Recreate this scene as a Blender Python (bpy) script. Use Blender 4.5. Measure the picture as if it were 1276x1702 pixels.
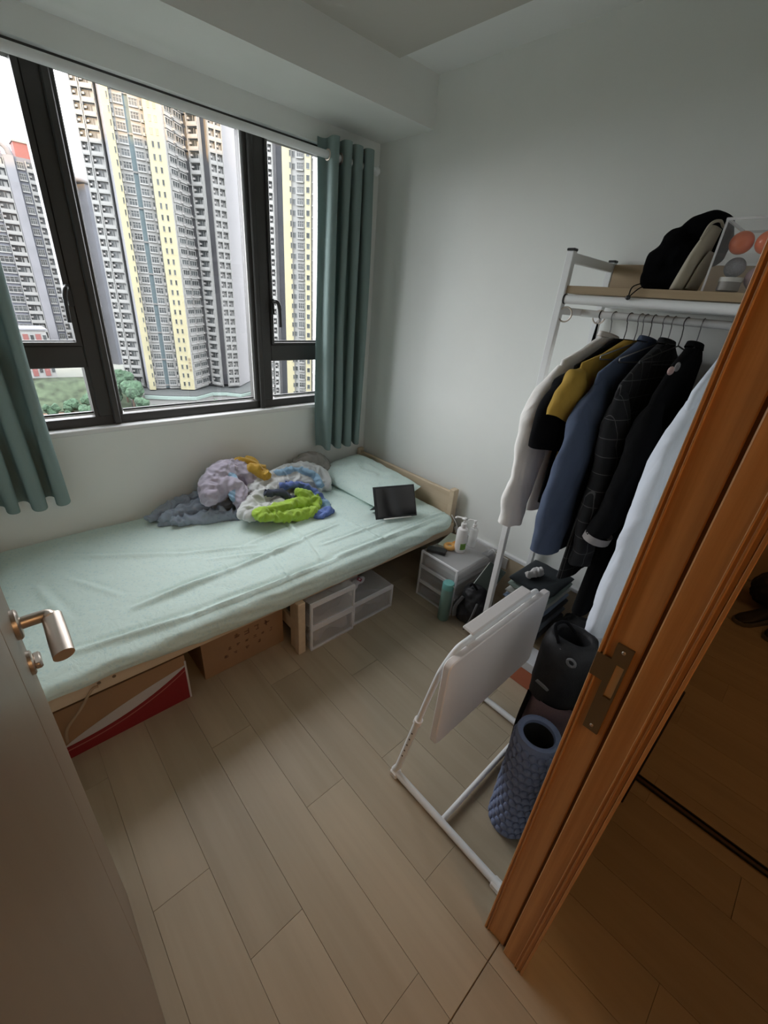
import bpy, bmesh, math, random
from mathutils import Vector, Matrix, noise, Euler
random.seed(7)
for o in list(bpy.data.objects): bpy.data.objects.remove(o, do_unlink=True)
scn = bpy.context.scene
COL = scn.collection
# ------------------------------------------------------------------ camera
F_PX, W_PX, H_PX = 701.57, 1276.0, 1702.0
CAM_Z = 1.55
YAW, PITCH, ROLL = -0.7804, 1.10275, 0.08609
CAM_R = Matrix.Rotation(YAW, 3, 'Z') @ Matrix.Rotation(PITCH, 3, 'X') @ Matrix.Rotation(ROLL, 3, 'Z')
cam_d = bpy.data.cameras.new('camera'); cam = bpy.data.objects.new('camera', cam_d); COL.objects.link(cam)
cam_d.sensor_fit = 'HORIZONTAL'; cam_d.sensor_width = 36.0; cam_d.lens = 36.0 * F_PX / W_PX
cam_d.clip_start = 0.01; cam_d.clip_end = 2000
cam.location = (0, 0, CAM_Z); cam.rotation_euler = CAM_R.to_euler()
scn.camera = cam
# ------------------------------------------------------------------ world, sun, exposure
SKY = 7.4
w = bpy.data.worlds.new('sky'); scn.world = w; w.use_nodes = True
nt = w.node_tree; nt.nodes.clear()
tc = nt.nodes.new('ShaderNodeTexCoord'); mp = nt.nodes.new('ShaderNodeMapping'); mp.inputs['Scale'].default_value = (2.2, 2.2, 5.0)
nz = nt.nodes.new('ShaderNodeTexNoise'); nz.inputs['Scale'].default_value = 2.6; nz.inputs['Detail'].default_value = 5
cr = nt.nodes.new('ShaderNodeValToRGB')
cr.color_ramp.elements[0].position = .32; cr.color_ramp.elements[0].color = (.80, .90, 1.0, 1)
cr.color_ramp.elements[1].position = .66; cr.color_ramp.elements[1].color = (1.0, .93, .92, 1)
e_ = cr.color_ramp.elements.new(.5); e_.color = (.96, .97, 1.0, 1)
bg = nt.nodes.new('ShaderNodeBackground'); bg.inputs['Strength'].default_value = SKY
wo = nt.nodes.new('ShaderNodeOutputWorld')
for a, b in ((tc.outputs['Generated'], mp.inputs['Vector']), (mp.outputs['Vector'], nz.inputs['Vector']), (nz.outputs['Fac'], cr.inputs['Fac']), (cr.outputs['Color'], bg.inputs['Color']), (bg.outputs['Background'], wo.inputs['Surface'])):
    nt.links.new(a, b)
sun_d = bpy.data.lights.new('low_sun', 'SUN'); sun_d.energy = 6.0; sun_d.color = (1.0, .58, .20); sun_d.angle = math.radians(.6)
sun = bpy.data.objects.new('low_sun', sun_d); COL.objects.link(sun)
sd = Vector((math.sin(math.radians(38)), math.cos(math.radians(38)), -math.tan(math.radians(9.0))))
sun.rotation_euler = sd.to_track_quat('-Z', 'Y').to_euler(); sun.location = (-40, -60, 60)
# the window opening as a sampling portal for the sky (gives off no light itself)
pl = bpy.data.lights.new('window_portal', 'AREA'); pl.shape = 'RECTANGLE'; pl.size = 1.72; pl.size_y = 1.36; pl.cycles.is_portal = True
po = bpy.data.objects.new('window_portal', pl); COL.objects.link(po); po.location = (.825, 2.47, 1.58); po.rotation_euler = (math.radians(-90), 0, 0)
vs = scn.view_settings
vs.view_transform = 'Standard'; vs.look = 'None'; vs.gamma = 1.0; vs.exposure = 0.33; vs.use_curve_mapping = False
scn.cycles.use_denoising = True
scn.cycles.max_bounces = 14; scn.cycles.diffuse_bounces = 8; scn.cycles.transparent_max_bounces = 24
scn.cycles.sample_clamp_indirect = 6.0; scn.cycles.caustics_reflective = False; scn.cycles.caustics_refractive = False

# ------------------------------------------------------------------ pixel -> place
def ray(px, py): return CAM_R @ Vector((px - W_PX / 2, -(py - H_PX / 2), -F_PX))
CAMP = Vector((0, 0, CAM_Z))
def onz(px, py, z=0.0): d = ray(px, py); return CAMP + d * ((z - CAM_Z) / d.z)
def onx(px, py, x): d = ray(px, py); return CAMP + d * (x / d.x)
def ony(px, py, y): d = ray(px, py); return CAMP + d * (y / d.y)

# ------------------------------------------------------------------ materials
MATS = {}
def nodes_of(name):
    m = bpy.data.materials.new(name); m.use_nodes = True
    n = m.node_tree; b = n.nodes['Principled BSDF']
    return m, n, b
def M(name, col, rough=.6, var=0.0, scale=12.0, stretch=(1, 1, 1), bump=0.0, bscale=150.0, metal=0.0, rnd=0.0, sheen=0.0, emit=0.0, spec=.5, detail=4.0, bdist=.002, fold=0.0, fscale=9.0):
    if name in MATS: return MATS[name]
    m, n, b = nodes_of(name); L = n.links.new
    b.inputs['Roughness'].default_value = rough; b.inputs['Metallic'].default_value = metal
    b.inputs['Specular IOR Level'].default_value = spec
    c = (*col, 1.0); b.inputs['Base Color'].default_value = c
    t = None
    if var or rnd or bump or fold:
        t = n.nodes.new('ShaderNodeTexCoord'); mp = n.nodes.new('ShaderNodeMapping'); mp.inputs['Scale'].default_value = stretch
        L(t.outputs['Object'], mp.inputs['Vector'])
        oi = n.nodes.new('ShaderNodeObjectInfo')
    src = None
    if var:
        nz = n.nodes.new('ShaderNodeTexNoise'); nz.inputs['Scale'].default_value = scale; nz.inputs['Detail'].default_value = detail
        L(mp.outputs['Vector'], nz.inputs['Vector'])
        r = n.nodes.new('ShaderNodeValToRGB')
        r.color_ramp.elements[0].position = .3; r.color_ramp.elements[1].position = .7
        r.color_ramp.elements[0].color = (*[x * (1 - var) for x in col], 1); r.color_ramp.elements[1].color = (*[min(1, x * (1 + var)) for x in col], 1)
        L(nz.outputs['Fac'], r.inputs['Fac']); src = r.outputs['Color']
    if rnd:
        hs = n.nodes.new('ShaderNodeHueSaturation'); mr = n.nodes.new('ShaderNodeMapRange')
        mr.inputs['To Min'].default_value = 1 - rnd; mr.inputs['To Max'].default_value = 1 + rnd
        L(oi.outputs['Random'], mr.inputs['Value']); L(mr.outputs['Result'], hs.inputs['Value'])
        if src is None: hs.inputs['Color'].default_value = c
        else: L(src, hs.inputs['Color'])
        src = hs.outputs['Color']
    if src is not None: L(src, b.inputs['Base Color'])
    if bump:
        n2 = n.nodes.new('ShaderNodeTexNoise'); n2.inputs['Scale'].default_value = bscale; n2.inputs['Detail'].default_value = 3
        L(mp.outputs['Vector'], n2.inputs['Vector'])
        bp = n.nodes.new('ShaderNodeBump'); bp.inputs['Strength'].default_value = bump; bp.inputs['Distance'].default_value = bdist
        L(n2.outputs['Fac'], bp.inputs['Height']); L(bp.outputs['Normal'], b.inputs['Normal'])
    if fold:      # broad soft creases in cloth
        n3 = n.nodes.new('ShaderNodeTexNoise'); n3.inputs['Scale'].default_value = fscale; n3.inputs['Detail'].default_value = 2.5; n3.inputs['Distortion'].default_value = .8
        m3 = n.nodes.new('ShaderNodeMapping'); m3.inputs['Scale'].default_value = (1, 1, .35); L(t.outputs['Object'], m3.inputs['Vector']); L(m3.outputs['Vector'], n3.inputs['Vector'])
        b3 = n.nodes.new('ShaderNodeBump'); b3.inputs['Strength'].default_value = fold; b3.inputs['Distance'].default_value = .03
        L(n3.outputs['Fac'], b3.inputs['Height'])
        if bump: L(bp.outputs['Normal'], b3.inputs['Normal'])
        L(b3.outputs['Normal'], b.inputs['Normal'])
    if sheen:
        b.inputs['Sheen Weight'].default_value = sheen
    if emit:
        b.inputs['Emission Color'].default_value = c; b.inputs['Emission Strength'].default_value = emit
    MATS[name] = m
    return m
def wood(name, light, dark, axis='Z', rough=.45, scale=1.0, rnd=0.0):
    m, n, b = nodes_of(name); L = n.links.new
    t = n.nodes.new('ShaderNodeTexCoord'); mp = n.nodes.new('ShaderNodeMapping')
    s = {'X': (.6, 14, 14), 'Y': (14, .6, 14), 'Z': (14, 14, .35)}[axis]
    mp.inputs['Scale'].default_value = [x * scale for x in s]
    L(t.outputs['Object'], mp.inputs['Vector'])
    oi = n.nodes.new('ShaderNodeObjectInfo'); ad = n.nodes.new('ShaderNodeVectorMath'); ad.operation = 'ADD'
    sc = n.nodes.new('ShaderNodeMath'); sc.operation = 'MULTIPLY'; sc.inputs[1].default_value = 37.0
    L(oi.outputs['Random'], sc.inputs[0]); L(mp.outputs['Vector'], ad.inputs[0]); L(sc.outputs[0], ad.inputs[1])
    nz = n.nodes.new('ShaderNodeTexNoise'); nz.inputs['Scale'].default_value = 1.6; nz.inputs['Detail'].default_value = 6; nz.inputs['Roughness'].default_value = .62
    L(ad.outputs[0], nz.inputs['Vector'])
    r = n.nodes.new('ShaderNodeValToRGB'); r.color_ramp.elements[0].position = .36; r.color_ramp.elements[1].position = .62
    r.color_ramp.elements[0].color = (*dark, 1); r.color_ramp.elements[1].color = (*light, 1)
    L(nz.outputs['Fac'], r.inputs['Fac']); src = r.outputs['Color']
    if rnd:
        hs = n.nodes.new('ShaderNodeHueSaturation'); mr = n.nodes.new('ShaderNodeMapRange')
        mr.inputs['To Min'].default_value = 1 - rnd; mr.inputs['To Max'].default_value = 1 + rnd
        L(oi.outputs['Random'], mr.inputs['Value']); L(mr.outputs['Result'], hs.inputs['Value']); L(src, hs.inputs['Color']); src = hs.outputs['Color']
    L(src, b.inputs['Base Color']); b.inputs['Roughness'].default_value = rough
    bp = n.nodes.new('ShaderNodeBump'); bp.inputs['Strength'].default_value = .25; bp.inputs['Distance'].default_value = .001
    L(nz.outputs['Fac'], bp.inputs['Height']); L(bp.outputs['Normal'], b.inputs['Normal'])
    MATS[name] = m
    return m
def clearish(name, col, opacity, rough=.25):
    """translucent plastic / clear sheet: part see-through, part frosted body"""
    m = bpy.data.materials.new(name); m.use_nodes = True; n = m.node_tree; n.nodes.clear(); L = n.links.new
    out = n.nodes.new('ShaderNodeOutputMaterial'); tr = n.nodes.new('ShaderNodeBsdfTransparent')
    pb = n.nodes.new('ShaderNodeBsdfPrincipled'); pb.inputs['Base Color'].default_value = (*col, 1); pb.inputs['Roughness'].default_value = rough
    tl = n.nodes.new('ShaderNodeBsdfTranslucent'); tl.inputs['Color'].default_value = (*col, 1)
    m1 = n.nodes.new('ShaderNodeMixShader'); m1.inputs[0].default_value = .3
    m2 = n.nodes.new('ShaderNodeMixShader'); m2.inputs[0].default_value = opacity
    L(pb.outputs[0], m1.inputs[1]); L(tl.outputs[0], m1.inputs[2]); L(tr.outputs[0], m2.inputs[1]); L(m1.outputs[0], m2.inputs[2]); L(m2.outputs[0], out.inputs['Surface'])
    MATS[name] = m
    return m
def glass(name, tint, gloss):
    m = bpy.data.materials.new(name); m.use_nodes = True; n = m.node_tree; n.nodes.clear(); L = n.links.new
    out = n.nodes.new('ShaderNodeOutputMaterial'); tr = n.nodes.new('ShaderNodeBsdfTransparent'); tr.inputs['Color'].default_value = (*tint, 1)
    gl = n.nodes.new('ShaderNodeBsdfGlossy'); gl.inputs['Roughness'].default_value = .02
    mx = n.nodes.new('ShaderNodeMixShader'); mx.inputs[0].default_value = gloss
    L(tr.outputs[0], mx.inputs[1]); L(gl.outputs[0], mx.inputs[2]); L(mx.outputs[0], out.inputs['Surface'])
    MATS[name] = m
    return m
def sheet_mat(name, col, motif):
    m, n, b = nodes_of(name); L = n.links.new
    t = n.nodes.new('ShaderNodeTexCoord')
    vo = n.nodes.new('ShaderNodeTexVoronoi'); vo.inputs['Scale'].default_value = 62
    L(t.outputs['Object'], vo.inputs['Vector'])
    r = n.nodes.new('ShaderNodeValToRGB'); r.color_ramp.elements[0].position = .22; r.color_ramp.elements[1].position = .34
    r.color_ramp.elements[0].color = (*motif, 1); r.color_ramp.elements[1].color = (*col, 1)
    L(vo.outputs['Distance'], r.inputs['Fac']); L(r.outputs['Color'], b.inputs['Base Color'])
    nz = n.nodes.new('ShaderNodeTexNoise'); nz.inputs['Scale'].default_value = 16; nz.inputs['Detail'].default_value = 7; nz.inputs['Distortion'].default_value = 1.2
    L(t.outputs['Object'], nz.inputs['Vector'])
    bp = n.nodes.new('ShaderNodeBump'); bp.inputs['Strength'].default_value = .5; bp.inputs['Distance'].default_value = .010
    L(nz.outputs['Fac'], bp.inputs['Height']); L(bp.outputs['Normal'], b.inputs['Normal'])
    b.inputs['Roughness'].default_value = .85; b.inputs['Sheen Weight'].default_value = .2
    MATS[name] = m
    return m
def check_mat(name, base, line, pitch=.055):
    """dark cloth with a thin window-pane check"""
    m, n, b = nodes_of(name); L = n.links.new
    t = n.nodes.new('ShaderNodeTexCoord'); sp = n.nodes.new('ShaderNodeSeparateXYZ'); L(t.outputs['Object'], sp.inputs[0])
    prev = None
    for ax in ('X', 'Z'):
        pp = n.nodes.new('ShaderNodeMath'); pp.operation = 'PINGPONG'; pp.inputs[1].default_value = pitch / 2
        L(sp.outputs[ax], pp.inputs[0])
        lt = n.nodes.new('ShaderNodeMath'); lt.operation = 'LESS_THAN'; lt.inputs[1].default_value = .0012
        L(pp.outputs[0], lt.inputs[0])
        if prev is None: prev = lt
        else:
            mx = n.nodes.new('ShaderNodeMath'); mx.operation = 'MAXIMUM'; L(prev.outputs[0], mx.inputs[0]); L(lt.outputs[0], mx.inputs[1]); prev = mx
    mc = n.nodes.new('ShaderNodeMix'); mc.data_type = 'RGBA'
    mc.inputs[6].default_value = (*base, 1); mc.inputs[7].default_value = (*line, 1)
    L(prev.outputs[0], mc.inputs[0]); L(mc.outputs[2], b.inputs['Base Color']); b.inputs['Roughness'].default_value = .9
    MATS[name] = m
    return m
# room
WALLM = M('wall_paint', (.79, .805, .78), .75, var=.02, scale=3, bump=.06, bscale=260)
CEILM = M('ceiling_dim_tone', (.52, .50, .455), .8, bump=.05, bscale=240)
CEIL2 = M('ceiling_lit_tone', (.80, .81, .80), .8, bump=.05, bscale=240)  # paler colour carries the light patch along the right wall
PLANK = wood('oak_floor', (.415, .345, .25), (.365, .30, .212), 'Y', rough=.45, scale=.55, rnd=.07)
FLOORB = M('floor_joint', (.30, .245, .18), .8)
JAMB = wood('door_frame_wood', (.62, .325, .125), (.42, .195, .062), 'Z', rough=.4, scale=1.5)
DOORM = wood('door_veneer', (.27, .20, .138), (.25, .183, .125), 'Z', rough=.45, scale=.4)
METAL = M('brushed_steel', (.60, .52, .45), .36, metal=1.0)
BRONZE = M('bronze_plate', (.20, .15, .09), .45, metal=.7)
ALU = M('charcoal_aluminium', (.040, .038, .036), .45)
BEAD_HI = M('pale_bead_highlight', (.55, .55, .55), .4)
PANE = glass('window_glass', (.96, .97, .97), .025)
WHITEP = M('white_powder_coat', (.80, .81, .82), .38)
WHITEG = M('white_gloss_plastic', (.82, .80, .79), .3)
SILLM = M('sill_stone', (.72, .72, .72), .35)
BLACKP = M('black_plastic', (.012, .012, .013), .4)
DARKIN = M('dark_interior', (.02, .02, .02), .8)

# ------------------------------------------------------------------ mesh helpers
class MB:
    def __init__(s): s.v = []; s.f = []; s.m = []
    def add(s, vs, fs, mi=0):
        b = len(s.v); s.v += [Vector(x) for x in vs]
        for f in fs: s.f.append([i + b for i in f]); s.m.append(mi)
        return s
    def box(s, x0, x1, y0, y1, z0, z1, mi=0, bev=0.0, mat=None):
        c = Vector(((x0 + x1) / 2, (y0 + y1) / 2, (z0 + z1) / 2)); h = Vector((abs(x1 - x0) / 2, abs(y1 - y0) / 2, abs(z1 - z0) / 2))
        return s.obox(c, h, Matrix.Identity(3), mi, bev)
    def obox(s, c, h, R, mi=0, bev=0.0):
        c = Vector(c); h = Vector(h)
        bev = min(bev, h.x * .9, h.y * .9, h.z * .9)
        if bev <= 0:
            vs = [c + R @ Vector((a * h.x, b * h.y, d * h.z)) for a in (-1, 1) for b in (-1, 1) for d in (-1, 1)]
            return s.add(vs, [(0, 1, 3, 2), (4, 6, 7, 5), (0, 4, 5, 1), (2, 3, 7, 6), (0, 2, 6, 4), (1, 5, 7, 3)], mi)
        vs = []; idx = {}
        for a in (-1, 1):
            for b in (-1, 1):
                for d in (-1, 1):
                    for k in range(3):
                        p = [a * (h.x - bev), b * (h.y - bev), d * (h.z - bev)]
                        p[k] = (a, b, d)[k] * h[k]
                        idx[(a, b, d, k)] = len(vs); vs.append(c + R @ Vector(p))
        fs = []
        S = (-1, 1)
        for k in range(3):
            o = [i for i in range(3) if i != k]
            for sg in S:
                q = []
                for (u, w_) in ((-1, -1), (1, -1), (1, 1), (-1, 1)):
                    t = [0, 0, 0]; t[k] = sg; t[o[0]] = u; t[o[1]] = w_
                    q.append(idx[(*t, k)])
                fs.append(q)
        for k in range(3):       # edge chamfers run along axis k
            o = [i for i in range(3) if i != k]
            for u in S:
                for w_ in S:
                    t0 = [0, 0, 0]; t0[o[0]] = u; t0[o[1]] = w_; t1 = list(t0); t0[k] = -1; t1[k] = 1
                    fs.append([idx[(*t0, o[0])], idx[(*t1, o[0])], idx[(*t1, o[1])], idx[(*t0, o[1])]])
        for a in S:
            for b in S:
                for d in S: fs.append([idx[(a, b, d, k)] for k in range(3)])
        return s.add(vs, fs, mi)
    def tube(s, pts, r, seg=10, mi=0, cap=True, sq=1.0, up=None):
        pts = [Vector(p) for p in pts]; n = len(pts)
        rs = r if isinstance(r, (list, tuple)) else [r] * n
        prev = None; rings = []
        for i, p in enumerate(pts):
            t = (pts[min(i + 1, n - 1)] - pts[max(i - 1, 0)])
            if t.length < 1e-9: t = Vector((0, 0, 1))
            t.normalize()
            if prev is None:
                u = (up or (Vector((0, 0, 1)) if abs(t.z) < .9 else Vector((1, 0, 0))))
                u = (u - t * u.dot(t)).normalized()
            else:
                u = (prev - t * prev.dot(t))
                u = u.normalized() if u.length > 1e-6 else t.orthogonal().normalized()
            prev = u; v_ = t.cross(u)
            rings.append([p + u * (math.cos(2 * math.pi * k / seg) * rs[i]) + v_ * (math.sin(2 * math.pi * k / seg) * rs[i] * sq) for k in range(seg)])
        return s.loft(rings, mi, cap)
    def loft(s, rings, mi=0, cap=True, closed=True):
        seg = len(rings[0]); vs = [p for r in rings for p in r]; fs = []
        for i in range(len(rings) - 1):
            for k in range(seg if closed else seg - 1):
                a = i * seg + k; b = i * seg + (k + 1) % seg
                fs.append((a, b, b + seg, a + seg))
        if cap and closed:
            fs.append(tuple(reversed(range(seg)))); fs.append(tuple(range((len(rings) - 1) * seg, len(rings) * seg)))
        return s.add(vs, fs, mi)
    def lathe(s, prof, c=(0, 0, 0), seg=24, mi=0, R=None, cap=True):
        c = Vector(c); R = R or Matrix.Identity(3)
        rings = [[c + R @ Vector((r * math.cos(2 * math.pi * k / seg), r * math.sin(2 * math.pi * k / seg), z)) for k in range(seg)] for r, z in prof]
        return s.loft(rings, mi, cap)
    def sphere(s, c, r, mi=0, seg=16, rings=10, sc=(1, 1, 1), R=None):
        c = Vector(c); R = R or Matrix.Identity(3); rr = []
        for i in range(rings + 1):
            a = -math.pi / 2 + math.pi * i / rings; q = max(math.cos(a), 1e-3)
            rr.append([c + R @ Vector((r * sc[0] * q * math.cos(2 * math.pi * k / seg), r * sc[1] * q * math.sin(2 * math.pi * k / seg), r * sc[2] * math.sin(a))) for k in range(seg)])
        return s.loft(rr, mi, True)
    def torus(s, c, R_, r, axis='Z', seg=24, sub=8, mi=0, arc=1.0, rot=None):
        c = Vector(c); n = int(seg * arc)
        pts = []
        for i in range(n + 1):
            a = 2 * math.pi * i / seg
            p = Vector((R_ * math.cos(a), R_ * math.sin(a), 0))
            if axis == 'X': p = Vector((0, p.x, p.y))
            elif axis == 'Y': p = Vector((p.x, 0, p.y))
            if rot: p = rot @ p
            pts.append(c + p)
        return s.tube(pts, r, sub, mi)
    def build(s, name, mats, parent=None, smooth=False, auto=None):
        me = bpy.data.meshes.new(name)
        me.from_pydata([tuple(v) for v in s.v], [], s.f)
        if not isinstance(mats, (list, tuple)): mats = [mats]
        for m in mats: me.materials.append(m)
        me.polygons.foreach_set('material_index', s.m)
        bm = bmesh.new(); bm.from_mesh(me); bmesh.ops.recalc_face_normals(bm, faces=bm.faces); bm.to_mesh(me); bm.free()
        if smooth:
            me.polygons.foreach_set('use_smooth', [True] * len(me.polygons))
            if auto: me.set_sharp_from_angle(angle=math.radians(auto))
        me.update()
        o = bpy.data.objects.new(name, me); COL.objects.link(o)
        if parent is not None: adopt(o, parent)
        return o
def adopt(o, parent):
    o.parent = parent; o.matrix_parent_inverse = Matrix.Translation(-parent.location)
    if parent.parent is not None: o.matrix_parent_inverse = Matrix.Identity(4)
def tag(o, label, cat=None, group=None):
    o['label'] = label
    if cat: o['category'] = cat
    if group: o['group'] = group
    return o
def thing(name, loc, label, cat, group=None):
    o = bpy.data.objects.new(name, None); COL.objects.link(o); o.location = loc; o.empty_display_size = .05
    return tag(o, label, cat, group)
def struct(o): o['kind'] = 'structure'; return o
def sempty(name, loc=(0, 0, 0)):
    o = bpy.data.objects.new(name, None); COL.objects.link(o); o.location = loc; o.empty_display_size = .05; return struct(o)
def B(name, mats, parent, *box, bev=0.0):
    return MB().box(*box, bev=bev).build(name, mats, parent)
def curve_pts(pts, n=8):
    """Catmull-Rom through pts"""
    pts = [Vector(p) for p in pts]; out = []
    P = [pts[0] * 2 - pts[1]] + pts + [pts[-1] * 2 - pts[-2]]
    for i in range(1, len(P) - 2):
        for k in range(n):
            t = k / n
            a, b, c, d = P[i - 1], P[i], P[i + 1], P[i + 2]
            out.append(.5 * ((2 * b) + (c - a) * t + (2 * a - 5 * b + 4 * c - d) * t * t + (-a + 3 * b - 3 * c + d) * t ** 3))
    out.append(pts[-1]); return out
def crumple(name, mats, folds, voxel=.008, disp=.008, scale=16.0, zmin=None, ymax=None, xmax=None, parent=None, seed=0, smooth_it=2, ridge=True):
    """one continuous crumpled cloth or bag: fold spines swollen, fused by a voxel remesh, then wrinkled"""
    mb = MB(); ref = []
    for pts, r, mi in folds:
        c = curve_pts(pts, 6) if len(pts) > 1 else [Vector(pts[0])]
        n = len(c)
        for i, p in enumerate(c):
            if isinstance(r, (list, tuple)):
                q = i / max(1, n - 1) * (len(r) - 1); k = min(int(q), len(r) - 2) if len(r) > 1 else 0
                rr = r[k] + (r[min(k + 1, len(r) - 1)] - r[k]) * (q - k)
            else: rr = r
            mb.sphere(p, rr, seg=10, rings=6); ref.append((p, rr, mi))
    tmp = mb.build(name + '_source', mats)
    md = tmp.modifiers.new('r', 'REMESH'); md.mode = 'VOXEL'; md.voxel_size = voxel
    if smooth_it:
        sm = tmp.modifiers.new('s', 'SMOOTH'); sm.iterations = smooth_it; sm.factor = .5
    dg = bpy.context.evaluated_depsgraph_get(); dg.update()
    me = bpy.data.meshes.new_from_object(tmp.evaluated_get(dg))
    old = tmp.data; bpy.data.objects.remove(tmp, do_unlink=True); bpy.data.meshes.remove(old)
    me.name = name
    off = Vector((seed * 3.1, seed * 1.7, seed * 2.3))
    nm = [v.normal.copy() for v in me.vertices]
    for v, nn in zip(me.vertices, nm):
        p = v.co * scale + off
        p = p + Vector(noise.noise_vector(p * .6)) * .8
        if ridge:
            h = 1 - abs(noise.noise(p)) * 2.2; h2 = 1 - abs(noise.noise(p * 2.1 + Vector((5, 1, 2)))) * 2
            h = h + .5 * h2 - .7
        else: h = noise.noise(p)
        v.co += nn * h * disp
        if zmin is not None and v.co.z < zmin: v.co.z = zmin
        if ymax is not None and v.co.y > ymax: v.co.y = ymax
        if xmax is not None and v.co.x > xmax: v.co.x = xmax
    me.materials.clear()
    for m in (mats if isinstance(mats, (list, tuple)) else [mats]): me.materials.append(m)
    if len(me.materials) > 1:
        for p in me.polygons:
            c = p.center; c2 = c + Vector(noise.noise_vector(c * 14)) * .012
            p.material_index = min(ref, key=lambda q: (q[0] - c2).length - q[1])[2]
    me.polygons.foreach_set('use_smooth', [True] * len(me.polygons)); me.update()
    o = bpy.data.objects.new(name, me); COL.objects.link(o)
    if parent is not None: adopt(o, parent)
    return o
def copy_tree(root, loc, label=None):
    c = root.copy(); COL.objects.link(c); c.location = loc
    if label: c['label'] = label
    for ch in root.children:
        k = ch.copy(); COL.objects.link(k); k.parent = c
        for g in ch.children:
            q = g.copy(); COL.objects.link(q); q.parent = k
    return c

# ================================================================== STRUCTURE
XR, XL, YW, YD = 2.0, -.20, 2.30, .12          # right wall, left wall, window wall, room face of the door wall
ZC = 2.52
floor = struct(MB().box(-1.3, 3.7, -1.8, 2.5, -.14, -.004).build('floor', FLOORB))
seams = [.137 + .1557 * k for k in range(-9, 23)]
rowjoint = {0: .485, -1: .745, 2: .70, 4: .665, 1: .18, 3: .30, 5: .12, 6: .40, -2: .30}
plank_len = .92
pk = {}
for i in range(len(seams) - 1):
    k = i - 9; x0, x1 = seams[i] + .0004, seams[i + 1] - .0004
    if x1 < XL - 1.1 or x0 > 3.6: continue
    j0 = rowjoint.get(k, random.uniform(0, .9))
    ys = sorted([j0 + plank_len * q for q in range(-4, 4)])
    for a, b in zip(ys[:-1], ys[1:]):
        segs = []
        for lo, hi in ((-1.78, .0705), (.0735, 2.30)):
            y0, y1 = max(a + .0004, lo), min(b - .0004, hi)
            if y1 - y0 > .02: segs.append((y0, y1))
        for y0, y1 in segs:
            if y0 > .07 and (x1 < XL or x0 > XR): continue
            key = (round(x1 - x0, 3), round(y1 - y0, 3))
            hx, hy = (x1 - x0) / 2, (y1 - y0) / 2
            if key not in pk:
                o = MB().box(-hx, hx, -hy, hy, -.006, 0, bev=.0004).build('plank', PLANK); pk[key] = o.data
            else:
                o = bpy.data.objects.new('plank', pk[key]); COL.objects.link(o)
            o.location = ((x0 + x1) / 2, (y0 + y1) / 2, 0); o.parent = floor
mb = MB()                                                     # window wall around the opening
WX0, WX1, WZ0, WZ1 = -.03, 1.685, .905, 2.226
mb.box(XL - .15, WX0, YW, 2.5, 0, ZC); mb.box(WX1, XR + .15, YW, 2.5, 0, ZC); mb.box(WX0, WX1, YW, 2.5, 0, WZ0); mb.box(WX0, WX1, YW, 2.5, WZ1, ZC)
struct(mb.build('wall_window', WALLM))
struct(MB().box(XR, XR + .15, YD, YW, 0, ZC).build('wall_right', WALLM))
struct(MB().box(XL - .15, XL, YD, YW, 0, ZC).build('wall_left', WALLM))
JX = .65; HX = -.06; DH = 2.05
mb = MB(); mb.box(JX + .04, 3.6, 0, YD, 0, ZC); mb.box(-1.3, HX - .04, 0, YD, 0, ZC); mb.box(HX - .04, JX + .04, 0, YD, DH + .04, ZC)
struct(mb.build('wall_door', WALLM))
CORW = M('corridor_paint', (.62, .50, .36), .8)
mb = MB(); mb.box(-1.45, -1.3, -1.95, YD, 0, ZC); struct(mb.build('wall_corridor_left', CORW))
mb = MB(); mb.box(-1.45, 3.75, -1.95, -1.8, 0, ZC); struct(mb.build('wall_corridor_back', CORW))
struct(MB().box(.62, .74, -1.8, -.38, 0, ZC).build('wall_corridor_pier', CORW))
mb = MB(); mb.box(3.6, 3.75, -1.8, YD, 0, ZC); struct(mb.build('wall_corridor_right', CORW))
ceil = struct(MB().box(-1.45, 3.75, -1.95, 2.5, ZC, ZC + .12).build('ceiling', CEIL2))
struct(MB().box(XL, 1.735, YD, 1.90, ZC - .022, ZC).build('ceiling_dim_panel', CEILM))  # added panel; its darker colour and edge outline the lit ceiling strip
struct(MB().box(XL, XR, 1.90, YW, 2.316, ZC).build('beam_window', [WALLM]))
# skirting on the right wall: a pale timber board with a white cap
sk = sempty('baseboard_right', (1.99, 1.2, 0))
B('board', M('skirting_timber', (.52, .42, .30), .6, var=.06), sk, 1.985, 2.0, YD, 1.36, 0, .275)
B('cap', WHITEP, sk, 1.978, 2.0, YD, 1.36, .275, .297, bev=.003)
# ---- door frame
df = sempty('trim_door_frame', (JX, .06, 0))
B('jamb', JAMB, df, JX + .010, JX + .04, .062, YD, 0, DH, bev=.002)
B('door_stop', JAMB, df, JX, JX + .04, 0.002, .056, 0, DH, bev=.002)
B('groove', M('groove_dark', (.20, .09, .03), .7), df, JX + .016, JX + .04, .056, .062, 0, DH)
for y0, y1 in ((.1165, YD + .001), (.1095, .1125)):
    B('edge_bead', JAMB, df, JX + .006, JX + .012, y0, y1, 0, DH, bev=.001)
for y0, y1 in ((-.003, .003), (.009, .013), (.017, .020)):
    B('edge_bead', JAMB, df, JX - .003, JX + .002, y0, y1, 0, DH, bev=.001)
B('jamb', JAMB, df, HX - .04, HX - .008, 0, YD, 0, DH)
B('head', JAMB, df, HX - .04, JX + .04, 0, YD, DH, DH + .04)
stp = MB()
stp.box(JX + .0055, JX + .0105, .072, .098, .880, .965); stp.box(JX + .0055, JX + .0105, .072, .098, 1.040, 1.080)
stp.box(JX + .0055, JX + .0105, .088, .098, .965, 1.040); stp.box(JX + .0055, JX + .0105, .072, .0755, .965, 1.040)
stp.box(JX + .0055, JX + .0105, .098, .1205, .995, 1.045)
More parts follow.
